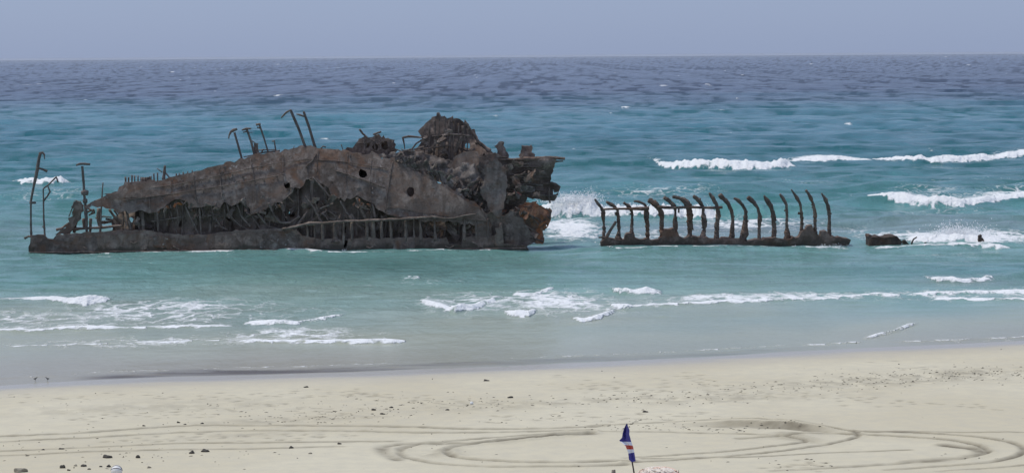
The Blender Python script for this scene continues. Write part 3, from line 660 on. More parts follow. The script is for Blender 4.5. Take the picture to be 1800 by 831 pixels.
for q in range(60):
    rq = random.Random(5100 + q); x = rq.uniform(240, 680); t0 = float(np.interp(x, [240, 330, 425, 540, 604, 695], [322, 307, 282, 262, 268, 282])); t1 = float(np.interp(x, [240, 317, 440, 495, 549, 603, 680], [366, 350, 358, 350, 312, 350, 370]))
    y = rq.uniform(t0 + 4, t1 - 4)
    scrap('loose_flake', ship, x, y, YN + lean(0, P(x, y, YN).z) - 0.05, rq.uniform(.10, .26), [M['hull'], M['rubble'], M['lower']][q % 3], 5200 + q, rq.uniform(1.2, 2.6), 0.35)
# lower side of the hull, from the water up
plate('lower_hull', ship, [(50, 470), (50, 449), (53, 415), (66, 412), (76, 414), (82, 420), (92, 421), (97, 413), (118, 411), (160, 409), (210, 405), (250, 404), (280, 409), (320, 414), (360, 412), (400, 407), (440, 405), (470, 403),
      (498, 401), (520, 404), (530, 414), (545, 417), (560, 421), (590, 419), (604, 424), (606, 436), (610, 436), (612, 420), (640, 417), (680, 419), (720, 417), (760, 419), (785, 417), (790, 428), (812, 430), (815, 416), (860, 417), (880, 414), (884, 428), (905, 430), (925, 432), (929, 440), (929, 468)],
      YN - 0.2, M['lower'], 0.35, 0.5, 0.06, lambda x, z: 0.25 * max(0, z) ** 1.3 * 0.3, 0.06, 0.3, (), 14)
plate('far_side_plate', ship, [(196, 470), (200, 385), (215, 350), (300, 330), (420, 302), (540, 287), (690, 300), (790, 330), (880, 350), (900, 400), (905, 468)], YF, M['inner'], 0.2, 0.6, 0.12, None, 0.3, 0.2, [ell(*h, 7) for h in [(228, 386, 6, 6), (384, 378, 5, 6), (505, 372, 5, 6), (640, 404, 5, 4)]], 15)
for q, pl_ in enumerate([[(60, 446), (62, 424), (118, 418), (170, 417), (172, 446)], [(176, 443), (180, 413), (248, 410), (262, 416), (258, 438), (215, 446)], [(268, 430), (272, 416), (330, 420), (362, 417), (366, 442), (318, 446)], [(372, 446), (376, 414), (430, 409), (452, 411), (450, 440), (410, 444)], [(458, 436), (462, 408), (505, 406), (526, 414), (524, 440), (490, 446)],
                         [(618, 446), (620, 423), (668, 422), (680, 424), (682, 444)], [(690, 446), (694, 422), (752, 423), (774, 421), (778, 440), (730, 446)]]):
    plate('shell_plate', ship, pl_, YN - 0.30, M['lower'] if q % 2 else M['hull'], 0.06, 0.4, 0.09, lambda x, z: 0.25 * max(0, z) ** 1.3 * 0.3, 0.12, 0.4, (), 60 + q)
for q, (x, y, w) in enumerate([(100, 432, 3), (150, 436, 2), (235, 428, 3), (310, 436, 3), (390, 430, 3), (480, 424, 3), (548, 430, 4), (575, 436, 3), (650, 436, 3), (715, 432, 3), (790, 436, 4), (840, 430, 5)]):
    bar('loose_frame', ship, [(x - w * 2, y - w), (x, y), (x + w * 2, y + w * (1 if q % 2 else -1))], YN - 0.42, 2.2, M['rib'], 1, .3, 5300 + q)
k_ = [(52, 444), (120, 443.5), (200, 442.5), (300, 441), (400, 440.5), (500, 440), (600, 441), (700, 440), (800, 438), (925, 436)]
bar('bilge_strake', ship, k_, YN - 0.42, 3.2, M['ruin'], 1.0, .3, 5320)
# deck and inner bottom between the two sides
def strip(name, A, B, mat, na=48, nb=10, rgh=0.12, th=0.12, seed=3):
    verts = []; faces = []
    for side in (0, 1):
        for i in range(na + 1):
            f = i / na * (len(A) - 1); q = min(int(f), len(A) - 2); a = A[q].lerp(A[q + 1], f - q); b = B[q].lerp(B[q + 1], f - q)
            for j in range(nb + 1):
                p = a.lerp(b, j / nb); verts.append(p + Vector((0, 0, rgh * float(fbm(np.array(p.x * .6), np.array(p.y * .6), 3, seed)) - side * th)))
    N = (na + 1) * (nb + 1)
    for i in range(na):
        for j in range(nb):
            a = i * (nb + 1) + j; f = (a, a + nb + 1, a + nb + 2, a + 1); faces.append(f); faces.append(tuple(N + x for x in reversed(f)))
    rim = [j for j in range(nb + 1)] + [i * (nb + 1) + nb for i in range(1, na + 1)] + [na * (nb + 1) + j for j in range(nb - 1, -1, -1)] + [i * (nb + 1) for i in range(na - 1, 0, -1)]
    for a, b in zip(rim, rim[1:] + rim[:1]): faces.append((a, b, b + N, a + N))
    return mesh_obj(name, verts, faces, mat, ship)
def lp(px, py, dy=0.25, dz=-0.1):
    p = P(px, py, YN); p.y += lean(0, p.z) + dy; p.z += dz; return p
strip('deck_plate', [lp(*p) for p in [(219, 325), (283, 319), (367, 299), (455, 275), (540, 263), (604, 270), (695, 284)]], [P(a, b, YF) for a, b in [(220, 350), (283, 334), (367, 314), (455, 298), (540, 287), (604, 292), (695, 300)]], M['ruin'])
strip('inner_bottom', [P(a, b, YN + 0.3) for a, b in [(120, 420), (300, 420), (500, 418), (700, 424), (900, 434)]], [P(a, b, YF - 0.1) for a, b in [(196, 415), (340, 410), (520, 408), (700, 410), (890, 415)]], M['inner'], rgh=0.3)
for q, (x, t0, t1) in enumerate([(236, 345, 330), (405, 330, 305), (528, 300, 288), (664, 320, 298), (786, 350, 330)]):
    a0 = P(x, 425, YN + 0.5); a1 = P(x + 6, 425, YF - 0.2); b0 = lp(x, t0, 0.3); b1 = P(x + 6, t1, YF - 0.2)
    strip('added_bulkhead', [a0, b0], [a1, b1], M['inner'], 14, 12, 0.0, 0.05, 30 + q)  # partitions added to keep the hull interior dark
plate('added_inner_plate', ship, [(204, 425), (206, 378), (225, 362), (300, 345), (400, 345), (480, 340), (545, 305), (600, 330), (680, 352), (780, 362), (862, 380), (872, 425)], YN + 1.7, M['inner'], 0.12, 0.35, 0.12, lambda x, z: 0.10 * (z - 3), 0.75, 0.45,  # inner wall added to catch skylight and lighten the torn opening
      [ell(*h, 7) for h in [(232, 388, 6, 8), (318, 392, 4, 7), (402, 385, 4, 5), (512, 376, 6, 7), (556, 352, 5, 8), (605, 404, 4, 5), (700, 404, 5, 4), (752, 405, 5, 4)]], 36)
for q in range(70):
    rq = random.Random(4000 + q); x = rq.uniform(215, 850); t = float(np.interp(x, [215, 300, 400, 480, 548, 600, 680, 850], [372, 360, 360, 362, 325, 356, 376, 392]))
    scrap('torn_scrap', ship, x, rq.uniform(t, 414), YN + rq.uniform(.3, 1.4), rq.uniform(.25, .75), [M['inner'], M['ruin'], M['rib']][q % 3], 4100 + q, rq.uniform(1.4, 3.4))
# frames and broken ribs seen through the torn side
RB = [([(276, 370), (278, 406)], 4), ([(300, 371), (303, 386), (314, 419)], 3.4), ([(325, 362), (338, 388), (350, 412)], 4), ([(350, 362), (352, 390), (354, 415)], 4.2),
      ([(371, 360), (376, 380), (388, 398), (400, 404)], 3.6), ([(399, 357), (403, 378), (420, 395), (442, 407)], 3.4), ([(266, 389), (295, 385), (324, 381)], 3.0), ([(343, 380), (386, 378)], 3.4),
      ([(432, 360), (446, 384), (460, 404)], 3.6), ([(452, 374), (470, 397), (492, 404)], 4.6), ([(472, 356), (482, 380), (494, 391), (510, 391), (527, 380)], 5), ([(441, 376), (466, 367), (484, 360)], 3.6),
      ([(484, 368), (500, 350), (514, 338), (515, 331), (510, 328)], 4), ([(536, 345), (552, 366), (566, 392)], 4.5), ([(549, 311), (566, 330), (584, 351)], 5), ([(549, 313), (550, 345), (560, 374)], 3),
      ([(562, 367), (586, 358)], 4), ([(572, 368), (586, 376), (600, 388)], 4.5), ([(598, 353), (608, 372), (619, 386)], 5.5), ([(627, 347), (634, 366), (643, 384)], 6), ([(540, 372), (530, 386), (522, 396)], 5),
      ([(250, 370), (252, 408)], 9), ([(222, 370), (230, 404)], 6), ([(725, 363), (748, 372), (778, 383)], 3.2), ([(664, 366), (684, 374), (706, 379)], 3.0), ([(575, 370), (560, 380), (545, 390), (538, 396)], 3.5),
      ([(310, 355), (312, 372), (313, 382)], 3.2), ([(288, 362), (290, 384)], 3.0), ([(416, 356), (424, 380), (440, 398)], 3.2), ([(655, 358), (660, 384)], 5)]
for q, (p, w) in enumerate(RB):
    bar('rib', ship, p, YN, w, M['rib'], 1.3, 0.2, 200 + q, ys=[YN + 0.35 + 0.5 * ((q * 37) % 10) / 10] * len(p))
# second row of frames deeper inside
for q in range(26):
    x = 215 + q * 25.5 + (q * 13 % 7)
    top = float(np.interp(x, [215, 300, 420, 540, 640, 860], [360, 345, 335, 318, 338, 380]))
    bar('inner_frame', ship, [(x, top), (x + 2, (top + 415) / 2), (x - 1, 418)], YN + 1.2, 4 + (q * 7 % 4), M['rib'], 1.2, 0.2, 260 + q)
# stringer and the frame stubs below it
bar('stringer', ship, [(496, 402), (520, 398), (538, 394), (560, 392), (592, 390), (640, 387.5), (680, 386), (720, 384), (762, 381.5), (784, 384)], YN - 0.35, [5, 6, 6, 5.5, 5.5, 5, 5, 5, 6, 3], M['rib'], 1.8, 0.22, 300)
bar('stringer', ship, [(782, 384), (800, 383), (815, 379), (838, 376)], YN - 0.3, 2.6, M['rib'], 1.4, 0.2, 301)
for q, (x, w, b) in enumerate([(541, 5, 416), (553, 3.5, 424), (567, 7, 418), (589, 9, 420), (604, 5, 424), (618, 7, 418), (645, 7, 416), (656, 7, 418), (671, 5, 418), (687, 7, 418), (713, 7, 418), (727, 4, 416), (739, 6, 418), (764, 5, 418), (816, 6, 418), (837, 5, 416), (858, 5, 416), (880, 5, 422)]):
    t = float(np.interp(x, [540, 680, 760, 840, 880], [394, 387, 384, 378, 392]))
    bar('frame_stub', ship, [(x + (q % 3) - 1, t), (x, (t + b) / 2), (x + (q % 2), b + 5)], YN + 0.05, [w * .8, w, w * 1.3], M['rib'], 1.2, 0.25, 310 + q)
# thin rail tops and stubs along the left top edge
for q, x in enumerate([221, 226, 231.5, 237, 242.5, 249, 254, 259, 265, 271, 277]):
    y0 = float(np.interp(x, [219, 283], [324, 318])); h = [13, 12, 15, 14, 13, 9, 8, 9, 10, 14, 15][q]
    bar('rail_stub', ship, [(x, y0), (x + (q % 3 - 1) * .5, y0 - h)], YN + 1.6, 3.2 if q not in (0, 5, 6, 7) else 4.5, M['ruin'], 1.0, 0.15, 340 + q)
plate('rail_plate', ship, [(247, 322), (248, 312), (256, 313), (264, 310), (268, 321)], YN + 1.7, M['ruin'], 0.06, 0.3, 0.05, None, 0.06, 0.8, (), 16)
for q, x in enumerate([310, 315, 322, 330, 338]):
    y0 = float(np.interp(x, [300, 330, 367], [311, 305, 296])); bar('rail_stub', ship, [(x, y0 + 2), (x, y0 - 4)], YN + 1.6, 2.6, M['ruin'], 1.0, 0.15, 360 + q)
bar('bollard_stump', ship, [(288, 316), (289, 303), (290, 291)], YN + 2, [7, 7, 4.5], M['ruin'], 1, 0.2, 370)
bar('bollard_stump', ship, [(285, 303), (276, 296)], YN + 1.9, [2.6, 1.8], M['ruin'], 1, 0.1, 371)
bar('bollard_stump', ship, [(291, 304), (298, 312), (302, 312)], YN + 1.9, 3, M['ruin'], 1, 0.1, 372)

# standing posts at the left end
def post(px, w, Y, seed, mat=M['post'], lump=0.13): return bar('post', ship, px, Y, w, mat, 1.0, lump, seed)
p = post([(55, 415), (54, 385), (54, 355), (58, 335), (62, 315), (66, 296), (68, 283), (71, 270)], [4.4, 4.4, 4.6, 5.2, 5.6, 6.2, 7.5, 7], YN + .3, 400)
bar('bracket', p, [(69, 296), (76, 298), (83, 301)], YN + .3, [4.5, 4.5, 5.5], M['post'], 1, 0.15, 401)
bar('bracket', p, [(69, 270), (75, 268), (78, 272), (78.5, 280)], YN + .3, [6, 6, 5, 2], M['post'], 1, 0.2, 402)
bar('bracket', p, [(52, 356), (63, 356.5)], YN + .3, 5, M['post'], 1, 0.12, 403)
bar('bracket', p, [(43, 419), (50, 415), (60, 416), (66, 419)], YN + .1, [7, 5, 5, 4], M['lower'], 1, 0.25, 404)
p = post([(79, 414), (77, 385), (76.5, 355), (76, 332), (85, 325), (93, 317), (99, 311), (102, 321)], [4.2, 4.2, 3.4, 3, 3, 3, 3.4, 2.4], YN + .4, 405)
bar('bracket', p, [(77, 353), (83, 345), (88, 337), (84, 327)], YN + .4, [3, 3.2, 3.4, 2.6], M['post'], 1, 0.1, 406)
bar('bracket', p, [(75, 397), (79, 404)], YN + .4, [4, 3], M['post'], 1, 0.2, 407)
p = post([(153, 411), (151, 375), (149, 350), (147, 320), (144.7, 292)], [5.5, 7, 5, 5, 4.6], YN + .6, 408)
bar('cross_bar', p, [(134, 290.5), (140, 288), (149, 288), (158.5, 289)], YN + .6, [3.5, 5.5, 6, 4.5], M['post'], 1, 0.1, 409)
bar('collar', p, [(143, 339), (149, 338), (155, 339)], YN + .6, [8, 13, 8], M['post'], 1, 0.15, 410)
bar('collar', p, [(146, 353), (153, 353)], YN + .6, [8, 9], M['post'], 1, 0.15, 411)
post([(176, 411), (178, 365), (181, 321)], [4.5, 3.6, 2.6], YN + .7, 412)
# broken frames of the left end
plate('torn_plate', ship, [(99, 412), (104, 404), (113, 401), (121, 391), (125, 381), (127, 371), (131, 354), (135, 353), (143, 361), (144, 372), (140, 385), (135, 395), (128, 404), (120, 413)], YN + .5, M['lower'], 0.5, 0.3, 0.09, None, 0.15, 0.6, (), 17)
bar('torn_frame', ship, [(131, 354), (127, 366), (121, 381)], YN + .4, [3, 3, 2], M['post'], 1, .15, 420)
for q, (p, w) in enumerate([([(99, 404), (108, 402), (122, 392)], 4.5), ([(128, 403), (160, 401), (190, 399), (214, 397)], 6), ([(130, 409), (133, 385), (136, 360)], 6), ([(140, 365), (146, 360)], 6), ([(155, 366), (164, 371), (160, 376)], 4),
                             ([(160, 384), (159, 398), (158, 410)], 6), ([(174, 366), (173, 388), (178, 402)], 8), ([(192, 368), (206, 388), (224, 410)], 6.5), ([(168, 383), (182, 380), (196, 382)], 3), ([(186, 384), (196, 386), (200, 400), (199, 409)], 6),
                             ([(154, 372), (165, 368), (166, 374), (156, 378)], 4), ([(172, 392), (196, 390)], 7), ([(148, 364), (170, 353), (205, 339)], 3.6), ([(200, 369), (212, 386), (216, 404)], 3.5), ([(146, 384), (149, 400)], 6)]):
    bar('torn_frame', ship, p, YN + .8 + .12 * q, w, M['lower'], 1.2, 0.22, 430 + q)
# davit posts on the upper edge
def davit(px, w, head, seed):
    d = bar('davit_post', ship, px, YN + 3.1, w, M['post'], 1.0, 0.06, seed, True)
    for q, (hp, hw) in enumerate(head): bar('davit_head', d, hp, YN + 3.1, hw, M['rib'], 0.8, 0.15, seed + 20 + q)
davit([(426, 282), (412, 233)], [4.8, 4.8], [([(417, 227), (411, 229), (406, 232), (403, 238), (402, 244)], [5, 7, 6, 4, 2.5])], 450)
davit([(448, 276), (442, 250), (434, 228)], [5, 5, 4.6], [([(425, 229), (433, 226.5), (442, 226)], [3, 5.5, 3]), ([(427, 233), (434, 231)], [2, 3]), ([(441, 247), (447, 250)], [2, 2]), ([(436, 233), (444, 233)], [2, 1.5])], 451)
davit([(471, 266), (464, 243), (456, 219)], [3.8, 3.8, 3.6], [([(450, 219.5), (458, 218)], [5, 4]), ([(452, 224), (458, 226)], [3, 3])], 452)
davit([(485, 266), (482, 248)], [3.5, 3], [([(478, 249), (483, 247)], [2.5, 2.5])], 453)
davit([(538, 262), (525, 226), (511, 194)], [6.4, 6.2, 6], [([(512, 193), (503, 198), (494, 207.5)], [3, 5, 2]), ([(533, 258), (541, 259), (545, 261)], [5, 8, 4])], 454)
davit([(555, 262), (544, 226), (534, 197)], [6.4, 5.6, 5.4], [([(521, 200.5), (527, 202), (535, 205)], [2.5, 4.5, 3]), ([(533, 196), (536, 200)], [4, 4])], 455)
bar('davit_post', ship, [(515, 263), (517.5, 256)], YN + 3, 1.6, M['post'], 1, .1, 456)
plate('rail_plate', ship, [(446, 276), (447, 249), (453, 251), (455, 274)], YN + 3.3, M['rib'], 0.06, 0.3, 0.06, None, 0.06, 0.8, (), 18)
for q, (p, w) in enumerate([([(428, 276), (447, 272)], 2.6), ([(452, 270), (470, 267), (492, 265)], 3.4), ([(455, 264), (486, 263)], 2.4), ([(460, 268), (463, 262)], 3), ([(563, 262), (568, 257), (573, 259)], 3)]):
    bar('rail', ship, p, YN + 2.9, w, M['ruin'], 1, .15, 470 + q)
# ruined deckhouse
plate('deckhouse_wall', ship, [(606, 270), (608, 263), (620, 261), (626, 252), (631, 245), (643, 240), (652, 242), (664, 234), (670, 238), (682, 243), (694, 246), (696, 264), (690, 276), (640, 276)],
      YN + 4, M['ruin'], 0.12, 0.3, 0.08, None, 0.35, 0.5, [ell(677, 256, 6.5, 8), ell(660, 258, 5, 6), ell(648, 256, 3, 4)], 19)
plate('deckhouse_wall', ship, [(612, 270), (626, 255), (645, 246), (668, 242), (690, 250), (692, 276)], YN + 7.5, M['inner'], 0.12, 0.4, 0.1, None, 0.3, 0.5, (), 20)
strip('deckhouse_roof', [P(a, b, YN + 4.05) for a, b in [(626, 254), (643, 243), (668, 239), (692, 249)]], [P(a, b, YN + 7.5) for a, b in [(628, 258), (645, 248), (668, 244), (690, 252)]], M['ruin'], 12, 6, 0.3, 0.08, 22)
for q, (p, w) in enumerate([([(632, 227), (638, 235), (647, 243)], 3.8), ([(656, 237), (664, 234), (670, 232)], 4), ([(658, 246), (659, 262)], 3), ([(667, 246), (669, 264)], 3), ([(690, 247), (692, 266)], 4), ([(640, 245), (642, 266)], 4), ([(600, 254), (604, 267)], 2), ([(651, 244), (664, 254), (672, 248)], 2.5), ([(630, 252), (650, 250)], 2.5)]):
    bar('deckhouse_frame', ship, p, YN + 3.7, w, M['ruin'], 1, .18, 480 + q)
bar('arch_bar', ship, [(712, 263), (710, 250), (708, 242), (718, 240), (742, 242)], YN + 4, [1.8, 3, 4.5, 5, 4], M['ruin'], .8, .12, 490)
bar('arch_bar', ship, [(724, 262), (732, 252), (742, 246)], YN + 4, [3, 4.5, 4], M['ruin'], .8, .18, 491)
for q, (p, w) in enumerate([([(695, 262), (706, 266), (722, 262)], 2.4), ([(705, 262), (714, 266)], 2), ([(720, 266), (728, 256)], 2), ([(700, 270), (730, 262), (745, 258)], 3)]): bar('broken_pipe', ship, p, YN + 3.6, w, M['rib'], 1, .2, 494 + q)
# jagged tower of torn plating
hump = [(722, 270), (735, 258), (742, 248), (740, 238), (736, 231), (739, 226), (744, 219), (753, 211), (761, 205), (767, 205), (770, 199), (773, 197), (776, 204), (785, 208), (792, 207), (795, 204), (798, 208), (808, 211), (815, 214), (817, 211), (820, 214),
        (827, 222), (832, 231), (838, 242), (845, 251), (858, 262), (872, 272), (880, 284), (870, 300), (845, 300), (800, 298), (760, 290)]
plate('torn_plate', ship, hump, YN + 5, M['ruin'], 0.2, 0.32, 0.10, lambda x, z: 0.25 * (z - 9), 0.55, 0.45, [ell(822, 257, 4.5, 6, 7), ell(741, 262, 4, 3, 6)], 23)
plate('torn_plate', ship, [(730, 290), (745, 240), (758, 222), (775, 213), (800, 216), (818, 226), (834, 250), (860, 275), (860, 300)], YN + 8, M['inner'], 0.2, 0.4, 0.12, None, 0.5, 0.5, [ell(822, 257, 6, 7, 7)], 24)
for q, x in enumerate([747, 755, 764, 773, 782, 790, 798, 806, 814, 823]):
    t = float(np.interp(x, [747, 773, 800, 823], [222, 206, 214, 226])); bar('tower_frame', ship, [(x, t), (x - 1 + q % 3, (t + 275) / 2), (x - 2, 276 + (q * 7 % 9))], YN + 4.4, 3 + (q % 3), M['ruin'], 1.2, .25, 500 + q)
for q, (p, w) in enumerate([([(818, 216), (830, 232), (842, 250), (862, 266)], 7), ([(760, 240), (790, 236), (822, 238)], 3), ([(745, 262), (790, 256), (830, 268)], 3), ([(770, 199), (774, 212)], 3), ([(795, 205), (797, 216)], 3), ([(817, 212), (819, 222)], 3), ([(815, 238), (832, 240)], 4)]):
    bar('tower_frame', ship, p, YN + 4.2, w, M['ruin'], 1, .22, 520 + q)
# rubble sloping back above the diagonal edge
rub = [(648, 276), (690, 270), (722, 266), (745, 270), (775, 280), (830, 288), (852, 300), (866, 330), (872, 372), (864, 392), (846, 366), (802, 340), (764, 318), (724, 298), (697, 284)]
plate('rubble_slope', ship, rub, YN + 1.5, M['rubble'], 0.4, 0.26, 0.10, lambda x, z: max(0, 0.42 * (z - 6.0)), 0.5, 1.3, (), 25)
rg = random.Random(77)
for q in range(80):
    x = rg.uniform(700, 862); y = np.interp(x, [700, 722, 762, 800, 844, 862], [282, 294, 314, 336, 360, 380]) - rg.uniform(1, 10 + (x - 690) * 0.16)
    scrap('torn_scrap', ship, x, y, YN + 1.0 + max(0, (335 - y) * .012), rg.uniform(.22, .6), M['rubble'] if q % 3 else M['ruin'], 700 + q, rg.uniform(1.4, 3.2))
plate('torn_plate', ship, [(786, 292), (800, 274), (818, 266), (838, 268), (846, 282), (840, 300), (826, 322), (812, 314), (798, 304)], YN + 2.2, M['lower'], 0.1, 0.4, 0.08, lambda x, z: 0.2 * (z - 7), 0.25, 0.5, (), 26)
# right-hand end: upright buckled plate, layered decks, hanging bright-rusted shell
plate('torn_plate', ship, [(846, 300), (851, 294), (860, 286), (868, 280), (880, 286), (890, 298), (892, 318), (889, 345), (884, 370), (880, 386), (872, 382), (860, 366), (854, 350), (846, 346), (843, 334), (850, 322), (852, 310)], YN - 0.1, M['hull'], 0.14, 0.3, 0.08, lambda x, z: 0.12 * (z - 5), 0.3, 0.5, (), 27)
plate('torn_plate', ship, [(850, 380), (862, 372), (885, 380), (898, 372), (918, 384), (930, 404), (940, 424), (928, 432), (918, 445), (850, 445)], YN + 0.4, M['ruin'], 0.3, 0.4, 0.08, None, 0.4, 0.5, (), 28)
layer = [(838, 292), (846, 278), (860, 268), (874, 270), (892, 277), (920, 277), (950, 277), (975, 277), (975, 292), (969, 308), (968, 320), (976, 322), (982, 328), (981, 336), (972, 334), (970, 339), (981, 344), (976, 350), (967, 357), (955, 353), (948, 348), (938, 351), (925, 346), (912, 344), (905, 372), (880, 380), (866, 350), (852, 320)]
plate('torn_plate', ship, layer, YN + 2.6, M['ruin'], 0.5, 0.3, 0.10, lambda x, z: -0.15 * (z - 5), 0.5, 0.6, (), 29)
plate('torn_plate', ship, [(846, 300), (900, 296), (955, 300), (960, 345), (930, 344), (900, 400), (870, 400)], YN + 6, M['inner'], 0.4, 0.5, 0.12, None, 0.4, 0.5, (), 30)
for q in range(17):
    y = 290 + q * 4.0; x0 = 882 + (q * 17 % 14); x1 = min(970, 930 + (q * 23 % 40)) if q < 14 else 930
    bar('deck_layer', ship, [(x0, y + 2), ((x0 + x1) / 2, y + (q * 5 % 5) - 1 + q * .3), (x1, y + q * .7 - 2)], YN + 1.9 + .06 * (q % 4), 2.0 + (q * 3 % 3) * .8, M['ruin'] if q % 4 else M['rubble'], 2.0, .25, 540 + q)
bar('deck_beam', ship, [(872, 280), (905, 281), (940, 279), (970, 277.5), (993, 278.5)], YN + 2.2, [6, 8, 9, 8, 7], M['keel'], 1.6, .14, 560, True)
bar('deck_beam', ship, [(950, 283), (975, 284), (990, 283)], YN + 2.4, [4, 4.5, 2.5], M['keel'], 1.3, .2, 561)
bar('deck_beam', ship, [(952, 323), (970, 321), (981, 327), (980, 333)], YN + 2.3, [4, 5, 5, 3], M['ruin'], 1, .2, 562)
bar('deck_beam', ship, [(955, 342), (970, 345), (980, 342), (981, 339)], YN + 2.3, [6, 5, 4, 2], M['ruin'], 1, .2, 563)
bar('hanging_bar', ship, [(965, 330), (964, 345), (967, 357)], YN + 2.1, [4, 6, 3], M['ruin'], 1, .2, 564)
plate('torn_plate', ship, [(868, 253), (870, 258), (877, 251), (886, 249), (889, 258), (888, 266), (894, 270), (895, 278), (883, 282), (872, 274), (875, 266)], YN + 3.5, M['ruin'], 0.5, 0.25, 0.08, None, 0.3, 0.8, (), 31)
plate('torn_plate', ship, [(914, 282), (914, 262), (917, 256), (926, 257), (933, 255), (936, 260), (934, 268), (941, 272), (940, 286), (920, 288)], YN + 3.0, M['ruin'], 0.9, 0.25, 0.07, None, 0.25, 0.8, (), 32)
plate('hanging_shell_plate', ship, [(887, 384), (898, 372), (908, 364), (922, 358), (936, 354), (950, 362), (962, 369), (966, 366), (969, 371), (968, 384), (964, 398), (960, 392), (954, 408), (958, 420), (955, 429), (940, 426), (922, 428), (908, 412), (896, 398)], YN + 0.9, M['bright'], 0.12, 0.28, 0.09, lambda x, z: 0.22 * (z - 2), 0.5, 0.55, (), 33)
for q, (p, w) in enumerate([([(893, 376), (915, 372), (945, 384), (958, 400)], 3), ([(892, 386), (912, 400), (932, 416), (955, 424)], 4), ([(898, 398), (920, 424)], 3), ([(905, 364), (930, 376), (950, 398)], 2.5), ([(960, 366), (968, 372), (966, 384), (962, 378)], 4), ([(900, 382), (918, 392), (948, 412)], 2.2)]):
    bar('torn_frame', ship, p, YN + 0.7, w, M['ruin'], 1.2, .3, 570 + q)
M['orange'] = rust('orange_rust', (0.17, 0.105, 0.075), (0.31, 0.175, 0.11), (0.40, 0.27, 0.19), 0.9, 0.0, 81, (0.44, 0.215, 0.125))
plate('hanging_shell_plate', ship, [(918, 366), (930, 360), (940, 358), (952, 366), (961, 372), (966, 380), (963, 394), (960, 390), (955, 406), (948, 398), (938, 388), (926, 378)], YN + 0.55, M['orange'], 0.10, 0.25, 0.09, lambda x, z: 0.22 * (z - 2), 0.3, 0.6, (), 37)
for q, (x, y) in enumerate([(930, 366), (944, 376), (955, 384), (936, 372), (950, 394), (925, 380), (958, 400), (916, 372)]): scrap('torn_scrap', ship, x, y, YN + .45, .35 + .05 * (q % 3), M['orange'] if q % 2 else M['bright'], 6100 + q, 2.0)
plate('painted_scrap', ship, [(903, 336), (908, 336), (916, 341), (917, 344), (910, 342), (904, 339)], YN + 1.5, M['red'], 0.06, 0.2, 0.02, None, 0.03, 1.0, (), 34)
plate('torn_plate', ship, [(872, 400), (884, 396), (886, 440), (870, 440)], YN - 0.3, M['lower'], 0.12, 0.3, 0.05, None, .1, .6, (), 35)
for q in range(70):
    x = rg.uniform(862, 958); y = rg.uniform(286, 420)
    if x > 940 and y > 350: continue
    if 905 < x < 955 and 342 < y < 356: continue
    scrap('torn_scrap', ship, x, y, YN + 0.5 + rg.uniform(0, 1.2), rg.uniform(.3, .85), [M['ruin'], M['rubble'], M['lower'], M['ruin'], M['bright']][q % 5] if y > 350 else [M['ruin'], M['lower'], M['rubble']][q % 3], 800 + q, rg.uniform(1.4, 2.6))
for q in range(26):
    x = rg.uniform(738, 870); t = float(np.interp(x, [738, 773, 800, 832, 870], [232, 208, 214, 240, 276]))
    scrap('torn_scrap', ship, x, rg.uniform(t + 6, 290), YN + 3.8, rg.uniform(.25, .65), M['ruin'], 860 + q, rg.uniform(1.4, 2.4))
for q in range(40):
    x = rg.uniform(262, 660); t = float(np.interp(x, [262, 317, 400, 441, 495, 549, 600, 660], [372, 353, 362, 374, 356, 318, 354, 362]))
    scrap('torn_scrap', ship, x, t + rg.uniform(-2, 8), YN + rg.uniform(-.1, .5), rg.uniform(.15, .38), M['rib'] if q % 3 else M['bright'], 900 + q, rg.uniform(1.2, 2.2))

# ------------------------------------------------------------------ the row of ribs to the right
YK = 218.0
base = P(1270, 434, YK + 0.8); base.z = 0
keel = empty('keel_wreck', base, 'low rusted keel section with a row of curved upright ribs standing in the surf', 'wreckage')
ktop = [(1058, 426), (1063, 418), (1072, 418), (1081, 422), (1098, 421), (1099, 413), (1105, 410), (1110, 409), (1115, 418), (1125, 422), (1136, 418), (1143, 423), (1157, 422), (1164, 411), (1168, 405), (1171, 403), (1176, 404), (1184, 402), (1190, 411), (1202, 419), (1211, 416), (1224, 416.5), (1237, 418), (1249, 418), (1256, 421), (1267, 419), (1276, 418),
        (1296, 420), (1305, 420), (1314, 425.5), (1325, 422), (1345, 420), (1361, 418), (1379, 420), (1390, 418), (1404, 418), (1408, 408), (1413, 402), (1417, 405), (1422, 397), (1428, 397), (1430, 405), (1437, 411), (1442, 416.5), (1443, 407), (1453, 405.5), (1455, 412), (1460, 416.5), (1477, 418), (1491, 418), (1496, 422), (1493, 429), (1482, 436), (1482, 455), (1074, 455), (1062, 440), (1058, 434)]
plate('keel_side', keel, ktop, YK, M['keel'], 1.6, 0.3, 0.07, lambda x, z: 0.3 * max(0, z - .4) ** 2 * .2, 0.25, 0.7, (), 40)
